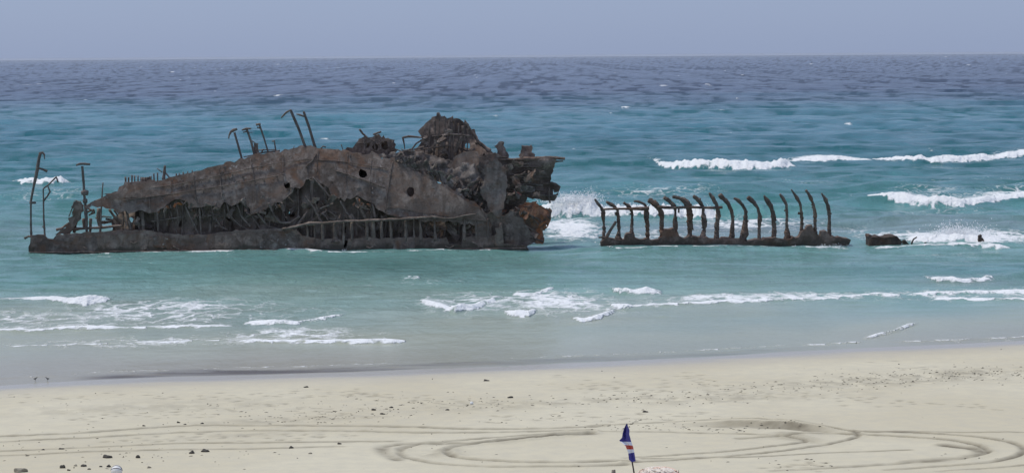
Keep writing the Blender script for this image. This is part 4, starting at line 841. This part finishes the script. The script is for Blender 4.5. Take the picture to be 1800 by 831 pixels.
KR = [([(1061, 424), (1061, 400), (1061, 372), (1058, 365), (1052, 357), (1046, 350)], [8, 5.5, 6, 6, 7, 4]), ([(1086, 424), (1087, 405), (1087, 390), (1086, 370), (1079, 362), (1066, 354)], [9, 5, 5, 6, 6, 4]),
      ([(1111, 422), (1111, 398), (1111, 375), (1108, 367), (1104, 362), (1096, 356)], [7, 5, 5, 5, 7, 5]), ([(1138, 424), (1138, 405), (1137, 385), (1137, 366), (1132, 359), (1122, 355), (1114, 354)], [8, 7, 7, 6, 6, 5, 2.5]),
      ([(1162, 418), (1163, 395), (1163, 375), (1158, 366), (1150, 356), (1140, 351)], [8, 6, 7, 7, 9, 6]), ([(1188, 416), (1187, 390), (1187, 370), (1185, 362), (1177, 354), (1167, 347)], [7, 5.5, 5.5, 6, 7, 5]),
      ([(1212, 420), (1214, 398), (1213, 375), (1210, 362), (1202, 353), (1192, 348), (1182, 346)], [11, 8, 8, 8, 8, 8, 4]), ([(1236, 420), (1237, 400), (1237, 383), (1236, 365), (1231, 356), (1224, 348), (1219, 344)], [11, 7, 8, 6, 6, 7, 6]),
      ([(1261, 420), (1261, 400), (1262, 378), (1260, 360), (1254, 348), (1247, 339)], [9, 7, 8, 6, 6, 4]), ([(1287, 423), (1287, 405), (1288, 388), (1286, 370), (1279, 357), (1272, 350), (1265, 342)], [15, 7, 7, 6, 7, 8, 6]),
      ([(1306, 423), (1309, 405), (1310, 385), (1311, 372), (1305, 359), (1298, 351), (1290, 348)], [14, 9, 6, 7, 7, 8, 4]), ([(1334, 424), (1335, 400), (1336, 380), (1332, 366), (1324, 355), (1315, 346)], [8, 6, 6, 6.5, 7, 7]),
      ([(1360, 421), (1361, 400), (1358, 375), (1355, 362), (1349, 353), (1343, 344)], [8, 6.5, 6, 7, 7, 3]), ([(1384, 422), (1384, 400), (1383, 378), (1382, 360), (1377, 350), (1371, 341)], [11, 6, 6, 6, 7, 4]),
      ([(1408, 418), (1409, 395), (1409, 375), (1407, 358), (1400, 346), (1391, 333)], [9, 5, 5, 6, 6.5, 2.5]), ([(1433, 420), (1433, 395), (1433, 375), (1430, 359), (1424, 346), (1417, 334)], [8, 5.5, 5, 5.5, 6, 5.5]),
      ([(1457, 421), (1458, 400), (1458, 380), (1456, 363), (1451, 351), (1444, 340)], [8, 6, 5.5, 6, 7, 3])]
for q, (p, w) in enumerate(KR):
    Ys = [YK + 0.7 - 0.0012 * max(0, 400 - b) ** 1.5 * 1.2 for a, b in p]
    r = bar('rib', keel, p, YK, [x * 1.25 for x in w], M['keel'], 1.1, 0.33 if q < 9 else 0.25, 600 + q, ys=Ys, step=0.13)
    r.data.polygons.foreach_set('use_smooth', [False] * len(r.data.polygons))
    rr = random.Random(q)
    if q in (1, 3, 4, 6, 7, 10, 12, 14, 15):
        y = rr.uniform(372, 404); x = float(np.interp(y, [b for a, b in reversed(p)], [a for a, b in reversed(p)]))
        scrap('clinging_plate', r, x + rr.choice((-2, 2)), y, YK + .45, rr.uniform(.3, .5), M['keel'], 6000 + q, rr.uniform(1.2, 2.2), 0.5)
    for t in range(2 if q != 15 else 5):
        y = rr.uniform(356, 410); x = float(np.interp(y, [b for a, b in reversed(p)], [a for a, b in reversed(p)])); sg = rr.choice((-1, 1)) if q != 15 else -1
        bar('barnacle_lump', r, [(x + sg * 1.5, y), (x + sg * 4.2, y + rr.uniform(-2, 2))], YK + 0.6, [4, 2.4], M['keel'], 1, .3, 640 + q * 5 + t)
bar('stringer', keel, [(1060, 368), (1085, 367), (1110, 367), (1141, 366)], YK + 0.15, [4.5, 5, 6, 7], M['keel'], 1.4, .14, 620)
bar('stringer', keel, [(1155, 364), (1185, 365), (1215, 364), (1245, 365), (1270, 364.5)], YK + 0.15, [7, 6, 6, 6, 5.5], M['keel'], 1.4, .12, 621)
bar('stringer_bracket', keel, [(1193, 366), (1193, 374)], YK + 0.1, 4, M['keel'], 1, .1, 622)
bar('brace', keel, [(1064, 420), (1073, 405), (1083, 389)], YK + 0.2, [9, 7, 5], M['keel'], 1, .15, 623)
bar('brace', keel, [(1052, 417.5), (1060, 417), (1066, 420)], YK + 0.2, [3, 5, 6], M['keel'], 1, .2, 624)
for q, (x, y, w) in enumerate([(1170, 408, 14), (1183, 408, 11), (1413, 408, 10), (1424, 401, 7), (1448, 410, 9), (1104, 415, 10), (1163, 408, 8), (1304, 414, 10), (1215, 396, 7)]):
    bar('wreck_lump', keel, [(x, y + 8), (x, y), (x + 1, y - 3)], YK + .5, [w * 1.2, w, w * .6], M['keel'], 1.1, .35, 630 + q)

# ------------------------------------------------------------------ pieces lying in the surf
def base_at(px, py, Y): p = P(px, py, Y); p.z = 0; return p
blk = empty('steel_block', base_at(1556, 434, YK + .6), 'squat rusted steel box lying in the foam right of the ribs', 'wreckage')
plate('box_side', blk, [(1527.5, 450), (1527.5, 418), (1529, 412.5), (1531.5, 412.5), (1532, 417), (1545, 417), (1554, 418), (1560, 416.5), (1575, 414), (1579, 414.5), (1583, 420), (1586.5, 424), (1583, 430), (1588, 434), (1588, 450)], YK, M['debris'], 2.4, 0.26, 0.04, lambda x, z: 0.35 * max(0, z) ** 2 * .5, 0.10, 0.9, (), 50)
bar('box_seam', blk, [(1554, 418), (1555, 426), (1555, 436)], YK - .08, 2.2, M['debris'], 1, .15, 660)
bar('box_rim', blk, [(1533, 417.5), (1556, 418.5), (1577, 415.5)], YK + .12, 2.4, M['debris'], 1, .2, 661)
wd = plate('steel_wedge', None, [(1588, 424), (1591, 422.5), (1598, 429), (1597, 440), (1588, 440)], YK + .3, M['debris'], 0.8, 0.2, 0.04, None, 0.05, 1.0, (), 51, base_at(1592, 434, YK + .5)); tag(wd, 'small dark wedge of steel just right of the steel box in the foam', 'wreckage')
hn = bar('curved_bar', None, [(1602, 436), (1603, 426), (1606, 420), (1612, 416.5)], YK + .4, [4, 3.4, 3.2, 2.6], M['debris'], 1, .12, 662, origin=base_at(1603, 432, YK + .4)); tag(hn, 'thin hooked bar curling up out of the surf beside the steel box', 'wreckage')
sm = bar('steel_stub', None, [(1626, 434), (1627, 425.5)], YK + .5, [4, 4.5], M['debris'], 1, .2, 663, origin=base_at(1626, 432, YK + .5)); tag(sm, 'tiny dark stub of metal in the white surf between hooked bar and splash', 'wreckage')
fn = plate('fin_shaped_wreckage', None, [(1714, 440), (1717, 429), (1720, 423), (1721, 414), (1724.5, 411.5), (1727, 418), (1730.5, 423), (1731, 440)], YK + .5, M['debris'], 0.5, 0.16, 0.03, None, 0.08, 1.0, (), 52, base_at(1724, 432, YK + .7)); tag(fn, 'upright dark fin of wreckage in the foam at the far right', 'wreckage')

# spray thrown up by the breakers
def spray(name, cells, label, seed):
    rg = random.Random(seed); V = []; F = []
    for (cx, cy, rx, ry, n, Y, smax) in cells:
        c = P(cx, cy, Y)
        for _ in range(n * 4):
            p = c + Vector((rg.gauss(0, rx * Y / FPX), rg.gauss(0, .8), abs(rg.gauss(0, ry * Y / FPX)) - .2)); s = .014 + smax * .5 * rg.random() ** 2.2
            m = len(V); V += [p + Vector(q) * s for q in ((1, 0, 0), (-1, 0, 0), (0, 1, 0), (0, -1, 0), (0, 0, 1.2), (0, 0, -1.2))]
            F += [(m + a, m + b, m + d) for a, b, d in ((0, 2, 4), (2, 1, 4), (1, 3, 4), (3, 0, 4), (2, 0, 5), (1, 2, 5), (3, 1, 5), (0, 3, 5))]
    return tag(mesh_obj(name, V, F, M['foamdrop']), label, 'spray', kind='stuff')
spray('sea_spray', [(1012, 352, 20, 8, 420, 258, .12), (980, 354, 16, 5, 260, 257, .10), (1040, 350, 6, 9, 160, 258, .09), (1100, 362, 40, 4, 160, 258, .08), (1215, 364, 20, 4, 80, 258, .08)], 'white spray of the breaker between the two wrecks', 3)
spray('sea_spray', [(1690, 413, 24, 10, 620, 229, .10), (1672, 410, 12, 7, 260, 229, .09), (1640, 424, 18, 4, 140, 227, .08), (1745, 424, 20, 4, 160, 227, .07)], 'white splash in the surf left of the fin of wreckage', 4)
spray('sea_spray', [(606, 441, 2.5, 2.5, 120, 216, .08), (634, 444, 5, 1.2, 120, 216, .06), (1397, 433, 1, 2, 50, 217.8, .06), (1447, 433, 5, 2.5, 160, 217.8, .07), (1470, 432, 9, 2.5, 160, 217.8, .06), (1070, 438, 10, 1.2, 90, 217.6, .05)], 'little white splashes lapping at the foot of the wrecks', 5)

# ------------------------------------------------------------------ stones, weed and birds on the sand
def sand_z(x, y):
    j = np.clip(np.searchsorted(bx, x), 1, len(bx) - 1); i = np.clip(np.searchsorted(by, y), 1, len(by) - 1); return float(BZ[i, j])
def rock(name, px, py, w, h, label, mat, seed, group=None, flat=1.0):
    rg = random.Random(seed); c = GB(px, py); c.z = sand_z(c.x, c.y); mpx = c.y / FPX
    bm = bmesh.new(); bmesh.ops.create_icosphere(bm, subdivisions=3 if w > 8 else 2, radius=1.0)
    rx = w * mpx / 2 * 0.74; rz = h * mpx * 0.58; ry = rx * rg.uniform(.6, .9)
    ph = seed * 3.1
    for v in bm.verts:
        n = float(fbm(np.array(v.co.x * 1.5 + ph), np.array(v.co.y * 1.5 + v.co.z * 1.1 + ph), 3, seed)); k_ = 1 + 0.45 * n
        ridge = 1 + 0.35 * math.sin(v.co.x * 2.1 + ph)
        v.co = Vector((v.co.x * rx * k_, v.co.y * ry * k_, v.co.z * rz * k_ * ridge))
    me = bpy.data.meshes.new(name); bm.to_mesh(me); bm.free(); me.materials.append(mat)
    for p in me.polygons: p.use_smooth = True
    o = bpy.data.objects.new(name, me); COL.objects.link(o); o.location = c + Vector((0, 0, rz * 0.25)); return tag(o, label, 'rock', group)
RK = [(36, 829, 30, 13, 'large pale-topped boulder in the lower left corner of the beach', 1), (110, 822, 13, 7, 'pointed dark rock right of the large pale-topped boulder', 0), (147, 819.5, 13, 6, 'rounded dark rock in the middle of the lower left rock line', 0),
      (157, 825, 9, 3, 'low flat dark stone just in front of the rounded dark rock', 0), (177, 820, 8, 4, 'small dark stone near the striped object, left one of a pair', 0), (191, 820, 9, 5, 'small dark stone near the striped object, right one of a pair', 0),
      (121, 827, 8, 4, 'little dark stone lying beside the pointed dark rock', 0), (133, 819, 9, 3, 'pale brown stone between the pointed and the rounded dark rock', 1), (189, 804, 20, 8, 'long double-humped dark rock above the lower left rock line', 0),
      (242, 804, 10, 6, 'dark rock at the left of the small stone scatter', 0), (108, 790, 13, 4, 'flat dark rock lying in the left wheel ruts', 0), (76, 791, 8, 3, 'small dark stone left of the flat rock in the ruts', 0),
      (262, 821, 10, 5, 'mottled pale stone below the small stone scatter', 1), (337, 796, 13, 6, 'triangular dark rock left of the wide rock below the ruts', 0), (361, 793, 19, 7, 'wide dark rock just below the wheel ruts, left of centre', 0),
      (512, 788, 12, 5, 'flat dark rock alone on pale sand below the ruts', 0), (597, 780, 9, 4, 'small dark rock at the end of the second pair of ruts', 0), (545, 797, 11, 3, 'faint low stone half buried below the ruts', 1),
      (855, 669, 13, 4, 'flat dark rock nearest the water, centre of the beach', 0), (897, 699, 14, 4, 'flat dark rock at centre beach right of the white float', 0), (657, 721, 11, 5, 'darkest rock of the trio left of the white float', 0),
      (688, 716, 10, 3, 'upper right rock of the trio left of the white float', 0), (673, 727, 12, 3, 'lower flat rock of the trio left of the white float', 0), (786, 720, 11, 3, 'low stone just left below the white float', 0),
      (314, 743, 8, 4, 'dark stone at the top of the group above the left ruts', 0), (538, 680, 12, 3, 'flat dark rock near the waterline left of centre', 0), (1135, 724, 13, 4, 'flat dark rock above the flag on the beach', 0),
      (325, 747, 8, 3, 'flat stone low in the group above the left ruts', 0), (253, 748, 8, 3, 'leftmost stone of the group above the left ruts', 0), (355, 745, 9, 3, 'rightmost stone of the group above the left ruts', 0), (1506, 605.5, 5, 5, 'lone dark stone in the shallow swash on the right', 0)]
for q, (x, y, w, h, lb, pale) in enumerate(RK): rock('beach_rock', x, y, w, h, lb, M['rock_pale'] if pale else M['rock'], 40 + q)
tiny = [(268, 803), (278, 805), (284, 803), (294, 804), (287, 809), (158, 789), (287, 746), (280, 750), (1058, 652), (1170, 693), (1181, 689), (1132, 695), (130, 768), (24, 692), (25, 697), (30, 697), (168, 691), (5, 693), (286, 690), (222, 692), (365, 710), (399, 708), (382, 711), (42, 709),
        (760, 666), (816, 676), (1080, 663), (1354, 632), (1580, 640), (1780, 614), (1760, 614), (1768, 594), (217, 802), (310, 807), (250, 812), (207, 805), (130, 822), (218, 816), (34, 780), (56, 780), (6, 783), (508, 796), (523, 805), (1262, 770), (1114, 703), (1205, 713), (1115, 700), (1195, 697), (630, 723), (640, 730), (700, 719), (1200, 790)]
for q, (x, y) in enumerate(tiny[::2]): rock('pebble', x, y, 2.6 + (q * 7 % 4) * .6, 1.8, 'tiny dark pebble among those strewn over the pale sand', M['rock'], 120 + q, 'tiny pebbles strewn over the sand')
# crumbs of dry weed and shell grit
rg = random.Random(9); V = []; F = []
def crumbs(x0, y0, x1, y1, sx, sy, n, smin, smax):
    for _ in range(n // 2):
        t = rg.random(); c = GB(x0 + (x1 - x0) * t + rg.gauss(0, sx), y0 + (y1 - y0) * t + rg.gauss(0, sy))
        if float(s_off(c.x, c.y)) > -1.5 or c.y < 94: continue
        s = rg.uniform(smin, smax) * .7; a = rg.gauss(0, .5); l = rg.uniform(1.2, 3.5); z = sand_z(c.x, c.y) + s * .2
        ux, uy = math.cos(a) * s * l, math.sin(a) * s * l; m = len(V)
        V.extend([(c.x - ux, c.y - uy, z), (c.x - uy * .25, c.y + ux * .3 , z), (c.x + ux, c.y + uy, z + s * .2), (c.x + uy * .25, c.y - ux * .3, z), (c.x, c.y, z + s * rg.uniform(.5, 1.0)), (c.x, c.y, z - s)])
        F.extend([(m, m + 3, m + 4), (m + 3, m + 2, m + 4), (m + 2, m + 1, m + 4), (m + 1, m, m + 4), (m, m + 1, m + 5), (m + 1, m + 2, m + 5), (m + 2, m + 3, m + 5), (m + 3, m, m + 5)])
crumbs(1250, 690, 1800, 652, 60, 8, 620, .02, .06); crumbs(600, 712, 1250, 700, 60, 8, 420, .02, .06); crumbs(0, 705, 620, 715, 60, 14, 260, .012, .03); crumbs(420, 738, 700, 728, 60, 7, 200, .02, .06)
crumbs(0, 790, 450, 800, 60, 14, 160, .02, .05); crumbs(0, 750, 1800, 790, 0, 30, 260, .015, .045); crumbs(900, 735, 1300, 740, 60, 6, 120, .02, .05); crumbs(1040, 752, 1420, 752, 30, 4, 160, .02, .06); crumbs(1350, 820, 1460, 815, 20, 5, 40, .02, .06); crumbs(1540, 660, 1800, 655, 60, 6, 260, .02, .06)
wd = mesh_obj('weed_crumbs', V, F, M['weed'], None, False); tag(wd, 'dry weed crumbs and shell grit scattered over the beach', 'weed', kind='stuff')

# white float
c = GB(829, 710); c.z = sand_z(c.x, c.y)
bm = bmesh.new(); bmesh.ops.create_uvsphere(bm, u_segments=16, v_segments=10, radius=.085)
for v in bm.verts:
    v.co.x *= 1.15 + 0.25 * v.co.z / .085 * .5
    if v.co.z > .06: v.co.z += .02
me = bpy.data.meshes.new('float'); bm.to_mesh(me); bm.free(); me.materials.append(M['white'])
for p in me.polygons: p.use_smooth = True
o = bpy.data.objects.new('beach_float', me); COL.objects.link(o); o.location = c + Vector((0, 0, .06)); tag(o, 'small white rounded float lying on the sand at centre', 'float')

# shore birds
def bird(px, py, head, label):
    c = GB(px, py); c.z = 0.0
    r = empty('shore_bird', c, label, 'bird', 'shore birds at the water edge')
    pts = [(-.11, 0, .125, .008), (-.05, 0, .135, .035), (.0, 0, .14, .05), (.045, 0, .155, .042), (.075, 0, .185, .022), (.095, 0, .215, .028), (.115, 0, .215, .018), (.165, 0, .205, .005)]
    legs = [(-.005, .018, .09, .009), (.01, .02, .05, .006), (-.005, .02, -.02, .007)]
    V = [Vector((head * a, b, d)) for a, b, d, _ in pts]; Rr = [q[3] for q in pts]; E = [(q, q + 1) for q in range(len(pts) - 1)]
    for sg in (-1, 1):
        m = len(V)
        for a, b, d, r_ in legs: V.append(Vector((head * (a + (.02 if sg > 0 else -.01)), sg * b, d))); Rr.append(r_)
        E += [(2, m), (m, m + 1), (m + 1, m + 2)]
    me = bpy.data.meshes.new('body'); me.from_pydata(V, E, []); me.update()
    o = bpy.data.objects.new('body', me); COL.objects.link(o); o.parent = r; me.materials.append(M['bird'])
    md = o.modifiers.new('skin', 'SKIN')
    for q, sv in enumerate(me.skin_vertices[0].data): sv.radius = (Rr[q], Rr[q]); sv.use_root = (q == 2)
    o.modifiers.new('sub', 'SUBSURF').levels = 1
    return r
bird(62, 670.5, 1, 'left one of two small dark shore birds wading at the water edge')
bird(84, 670, -1, 'right one of two small dark shore birds wading at the water edge')

# striped round thing at the lower edge
c = GB(205, 832); c.z = sand_z(c.x, c.y)
sb = empty('striped_ball', c, 'pale round thing with dark stripes at the lower left frame edge', 'ball')
bm = bmesh.new(); bmesh.ops.create_uvsphere(bm, u_segments=24, v_segments=14, radius=.25)
me = bpy.data.meshes.new('ball_skin'); bm.to_mesh(me); bm.free(); me.materials.append(M['white'])
for p in me.polygons: p.use_smooth = True
o = bpy.data.objects.new('ball_skin', me); COL.objects.link(o); o.parent = sb; o.location = (0, 0, .13)
for q, a in enumerate([-.9, -.25, .35, 1.0]):
    vs = []; fs = []
    for i in range(25):
        t = math.pi * i / 24; 
        for j, (r_, da) in enumerate([(.246, -.07), (.258, -.05), (.258, .05), (.246, .07)]):
            vs.append(c + Vector((0, 0, .13)) + Vector((r_ * math.cos(t), r_ * math.sin(t) * math.sin(a + da) - .0, r_ * math.sin(t) * math.cos(a + da))))
        if i:
            for j in range(3): m = (i - 1) * 4 + j; fs.append((m, m + 1, m + 5, m + 4))
    mesh_obj('stripe', vs, fs, M['stripe'], sb)

# ------------------------------------------------------------------ on the dune in front: flag, posts, bundle
YD = 25.0
def dune(px, Y): p = P(px, 831, Y); p.z = float(beach_z(np.array(p.x), np.array(p.y))); return p
fb = dune(1116, YD)
fl = empty('flag', fb, 'blue, white and red striped flag furled on a thin leaning pole', 'flag')
top = P(1101.3, 744, YD + .06); mid = P(1114, 831, YD + .06)
low = mid + (mid - top) * ((mid.z - fb.z + .2) / (top.z - mid.z))
vs = []; fs = []; n = 30
for i in range(n + 1):
    p = low.lerp(top, i / n) + Vector((.004 * math.sin(i * .9), 0, 0)); r_ = .011 - .003 * i / n
    for j in range(8): a = 2 * math.pi * j / 8; vs.append(p + Vector((r_ * math.cos(a), r_ * math.sin(a), 0)))
    if i:
        for j in range(8): m = (i - 1) * 8; fs.append((m + j, m + (j + 1) % 8, m + 8 + (j + 1) % 8, m + 8 + j))
fs.append(tuple(range(n * 8, n * 8 + 8))); mesh_obj('pole', vs, fs, M['pole'], fl)
L = [(1100.9, 744), (1096.5, 753), (1094.3, 761.6), (1093.3, 768.5), (1088.4, 773.6), (1094.5, 778.6), (1099.8, 783.5), (1104.2, 795.6), (1105.6, 807.5), (1110.5, 811.5)]
Rg = [(1102, 744.4), (1106.6, 755), (1106.2, 763), (1108, 769), (1109.2, 774), (1111, 779), (1113, 785), (1115, 794), (1116.5, 803), (1117.5, 810)]
def along(pl, t):
    f = t * (len(pl) - 1); q = min(int(f), len(pl) - 2); return Vector(pl[q]).lerp(Vector(pl[q + 1]), f - q)
NV, NU = 60, 22; vs = []; fs = []; mi = []
for side in (0, 1):
    for i in range(NV + 1):
        t = i / NV; a = along(L, t); b = along(Rg, t)
        for j in range(NU + 1):
            u = j / NU; q = b.lerp(a, u); w = math.sin(u * 9 + t * 4) * .028 * (0.3 + u) + math.sin(u * 4 - t * 9) * .02 * u
            vs.append(P(q.x, q.y, YD - .02 - .22 * u * (1 - .35 * u) + w + side * .003))
NN = (NV + 1) * (NU + 1)
for i in range(NV):
    y = along(L, (i + .5) / NV).lerp(along(Rg, (i + .5) / NV), .5).y
    c_ = 0 if y < 775.8 else 1 if y < 782 else 2 if y < 788.4 else 1 if y < 794.6 else 0
    for j in range(NU):
        a = i * (NU + 1) + j; f = (a, a + 1, a + NU + 2, a + NU + 1); fs.append(f); fs.append(tuple(NN + x for x in reversed(f))); mi += [c_, c_]
cl_ = mesh_obj('cloth', vs, fs, M['blue'], fl); cl_.data.materials.append(M['whitec']); cl_.data.materials.append(M['redc']); cl_.data.polygons.foreach_set('material_index', mi)
tag(cl_, 'blue cloth crossed by white, red and white bands')

def stake(px, toppy, w, Y, mat, label, name, pointed, lean_=0.0):
    b = dune(px, Y); t = P(px, toppy, Y); r_ = w * Y / FPX / 2; vs = []; fs = []
    lv = [(-.25, 1.0), (.3, 1.0), (.6, .96), (.86, .95), (.985, .9), (1.0, .78)] if not pointed else [(-.25, 1.5), (.4, 1.3), (.8, 1.1), (.93, .95), (1.0, .12)]
    for q, (f, s_) in enumerate(lv):
        p = b.lerp(t, f)
        for j in range(10): a = 2 * math.pi * (j + .5) / 10; vs.append(p + Vector((r_ * s_ * math.cos(a), r_ * s_ * math.sin(a), .012 * math.sin(3 * j) if q == len(lv) - 1 and not pointed else 0)))
        if q:
            for j in range(10): m = (q - 1) * 10; fs.append((m + j, m + (j + 1) % 10, m + 10 + (j + 1) % 10, m + 10 + j))
    fs.append(tuple(range(len(lv) * 10 - 10, len(lv) * 10)))
    return tag(mesh_obj(name, vs, fs, mat, None, False, b), label, 'post')
stake(1078.5, 826, 8.6, YD + .1, M['wood'], 'flat-topped grey wooden post left of the flag pole', 'wooden_post', False)
stake(1193, 824.5, 3.6, YD - .2, M['wooddark'], 'thin pointed dark stake right of the pale peach bundle', 'wooden_stake', True)
# bundle of pale strands
ctr = P(1157, 834.5, YD + .15); bb = dune(1157, YD + .15)
bn = empty('strand_bundle', bb, 'rounded bundle of pale peach and cream strands beside the flag pole', 'bundle')
core = []; cf = []
bm = bmesh.new(); bmesh.ops.create_uvsphere(bm, u_segments=28, v_segments=16, radius=1)
for v in bm.verts: v.co = Vector((v.co.x * .21, v.co.y * .19, v.co.z * .068 if v.co.z > 0 else v.co.z * (ctr.z - bb.z + .1)))
bm.verts.ensure_lookup_table(); me = bpy.data.meshes.new('bundle_core'); bm.to_mesh(me); bm.free(); me.materials.append(M['strand_cream'])
for p in me.polygons: p.use_smooth = True
o = bpy.data.objects.new('bundle_core', me); COL.objects.link(o); o.parent = bn; o.location = ctr - bb
rg = random.Random(6)
for q in range(70):
    ax_ = Vector((rg.gauss(0, .7), rg.gauss(0, .7), rg.uniform(.15, 1))).normalized(); e1 = ax_.orthogonal().normalized(); e2 = ax_.cross(e1)
    rad_ = rg.uniform(.35, 1.25); a0 = rg.uniform(0, 6.28); sw = rg.uniform(1.6, 3.4); wd_ = rg.uniform(.008, .016); n = 20; vs = []; fs = []; lift = rg.uniform(.97, 1.1)
    for i in range(n + 1):
        th = a0 + sw * i / n; d0 = (ax_ * math.cos(rad_) + (e1 * math.cos(th) + e2 * math.sin(th)) * math.sin(rad_))
        d = Vector((d0.x * .225 * lift, d0.y * .2 * lift, (max(0, d0.z) * .078 + min(0, d0.z) * .5) * lift))
        for j in range(5): b_ = 2 * math.pi * j / 5; vs.append(ctr + d + Vector((math.cos(b_) * wd_, math.sin(b_ + 1) * wd_ * .5, math.sin(b_) * wd_)))
        if i:
            for j in range(5): m = (i - 1) * 5; fs.append((m + j, m + (j + 1) % 5, m + 5 + (j + 1) % 5, m + 5 + j))
    mesh_obj('strand', vs, fs, M['strand_peach'] if q % 4 == 0 else M['strand_cream'], bn)

# ------------------------------------------------------------------ thin sea haze
hz = NT('sea_haze'); hz.t.nodes.remove(hz.b)
pv = hz.n('ShaderNodeVolumePrincipled'); pv.inputs['Color'].default_value = (0.93, 0.96, 1.0, 1); pv.inputs['Density'].default_value = 2.2e-5; pv.inputs['Anisotropy'].default_value = 0.2
hz.l(pv.outputs[0], hz.t.nodes['Material Output'].inputs['Volume'])
x0, x1, y0, y1, z0, z1 = -42000, 42000, -300, 31000, -4.0, 20.5
bm = bmesh.new(); bmesh.ops.create_cube(bm, size=1.0)
for v in bm.verts: v.co = Vector(((x0 + x1) / 2 + v.co.x * (x1 - x0), (y0 + y1) / 2 + v.co.y * (y1 - y0), (z0 + z1) / 2 + v.co.z * (z1 - z0)))
me = bpy.data.meshes.new('haze'); bm.to_mesh(me); bm.free(); me.materials.append(hz.m)
o = bpy.data.objects.new('haze', me); COL.objects.link(o); o['kind'] = 'stuff'; o['label'] = 'thin pale sea haze over the water'; o['category'] = 'haze'
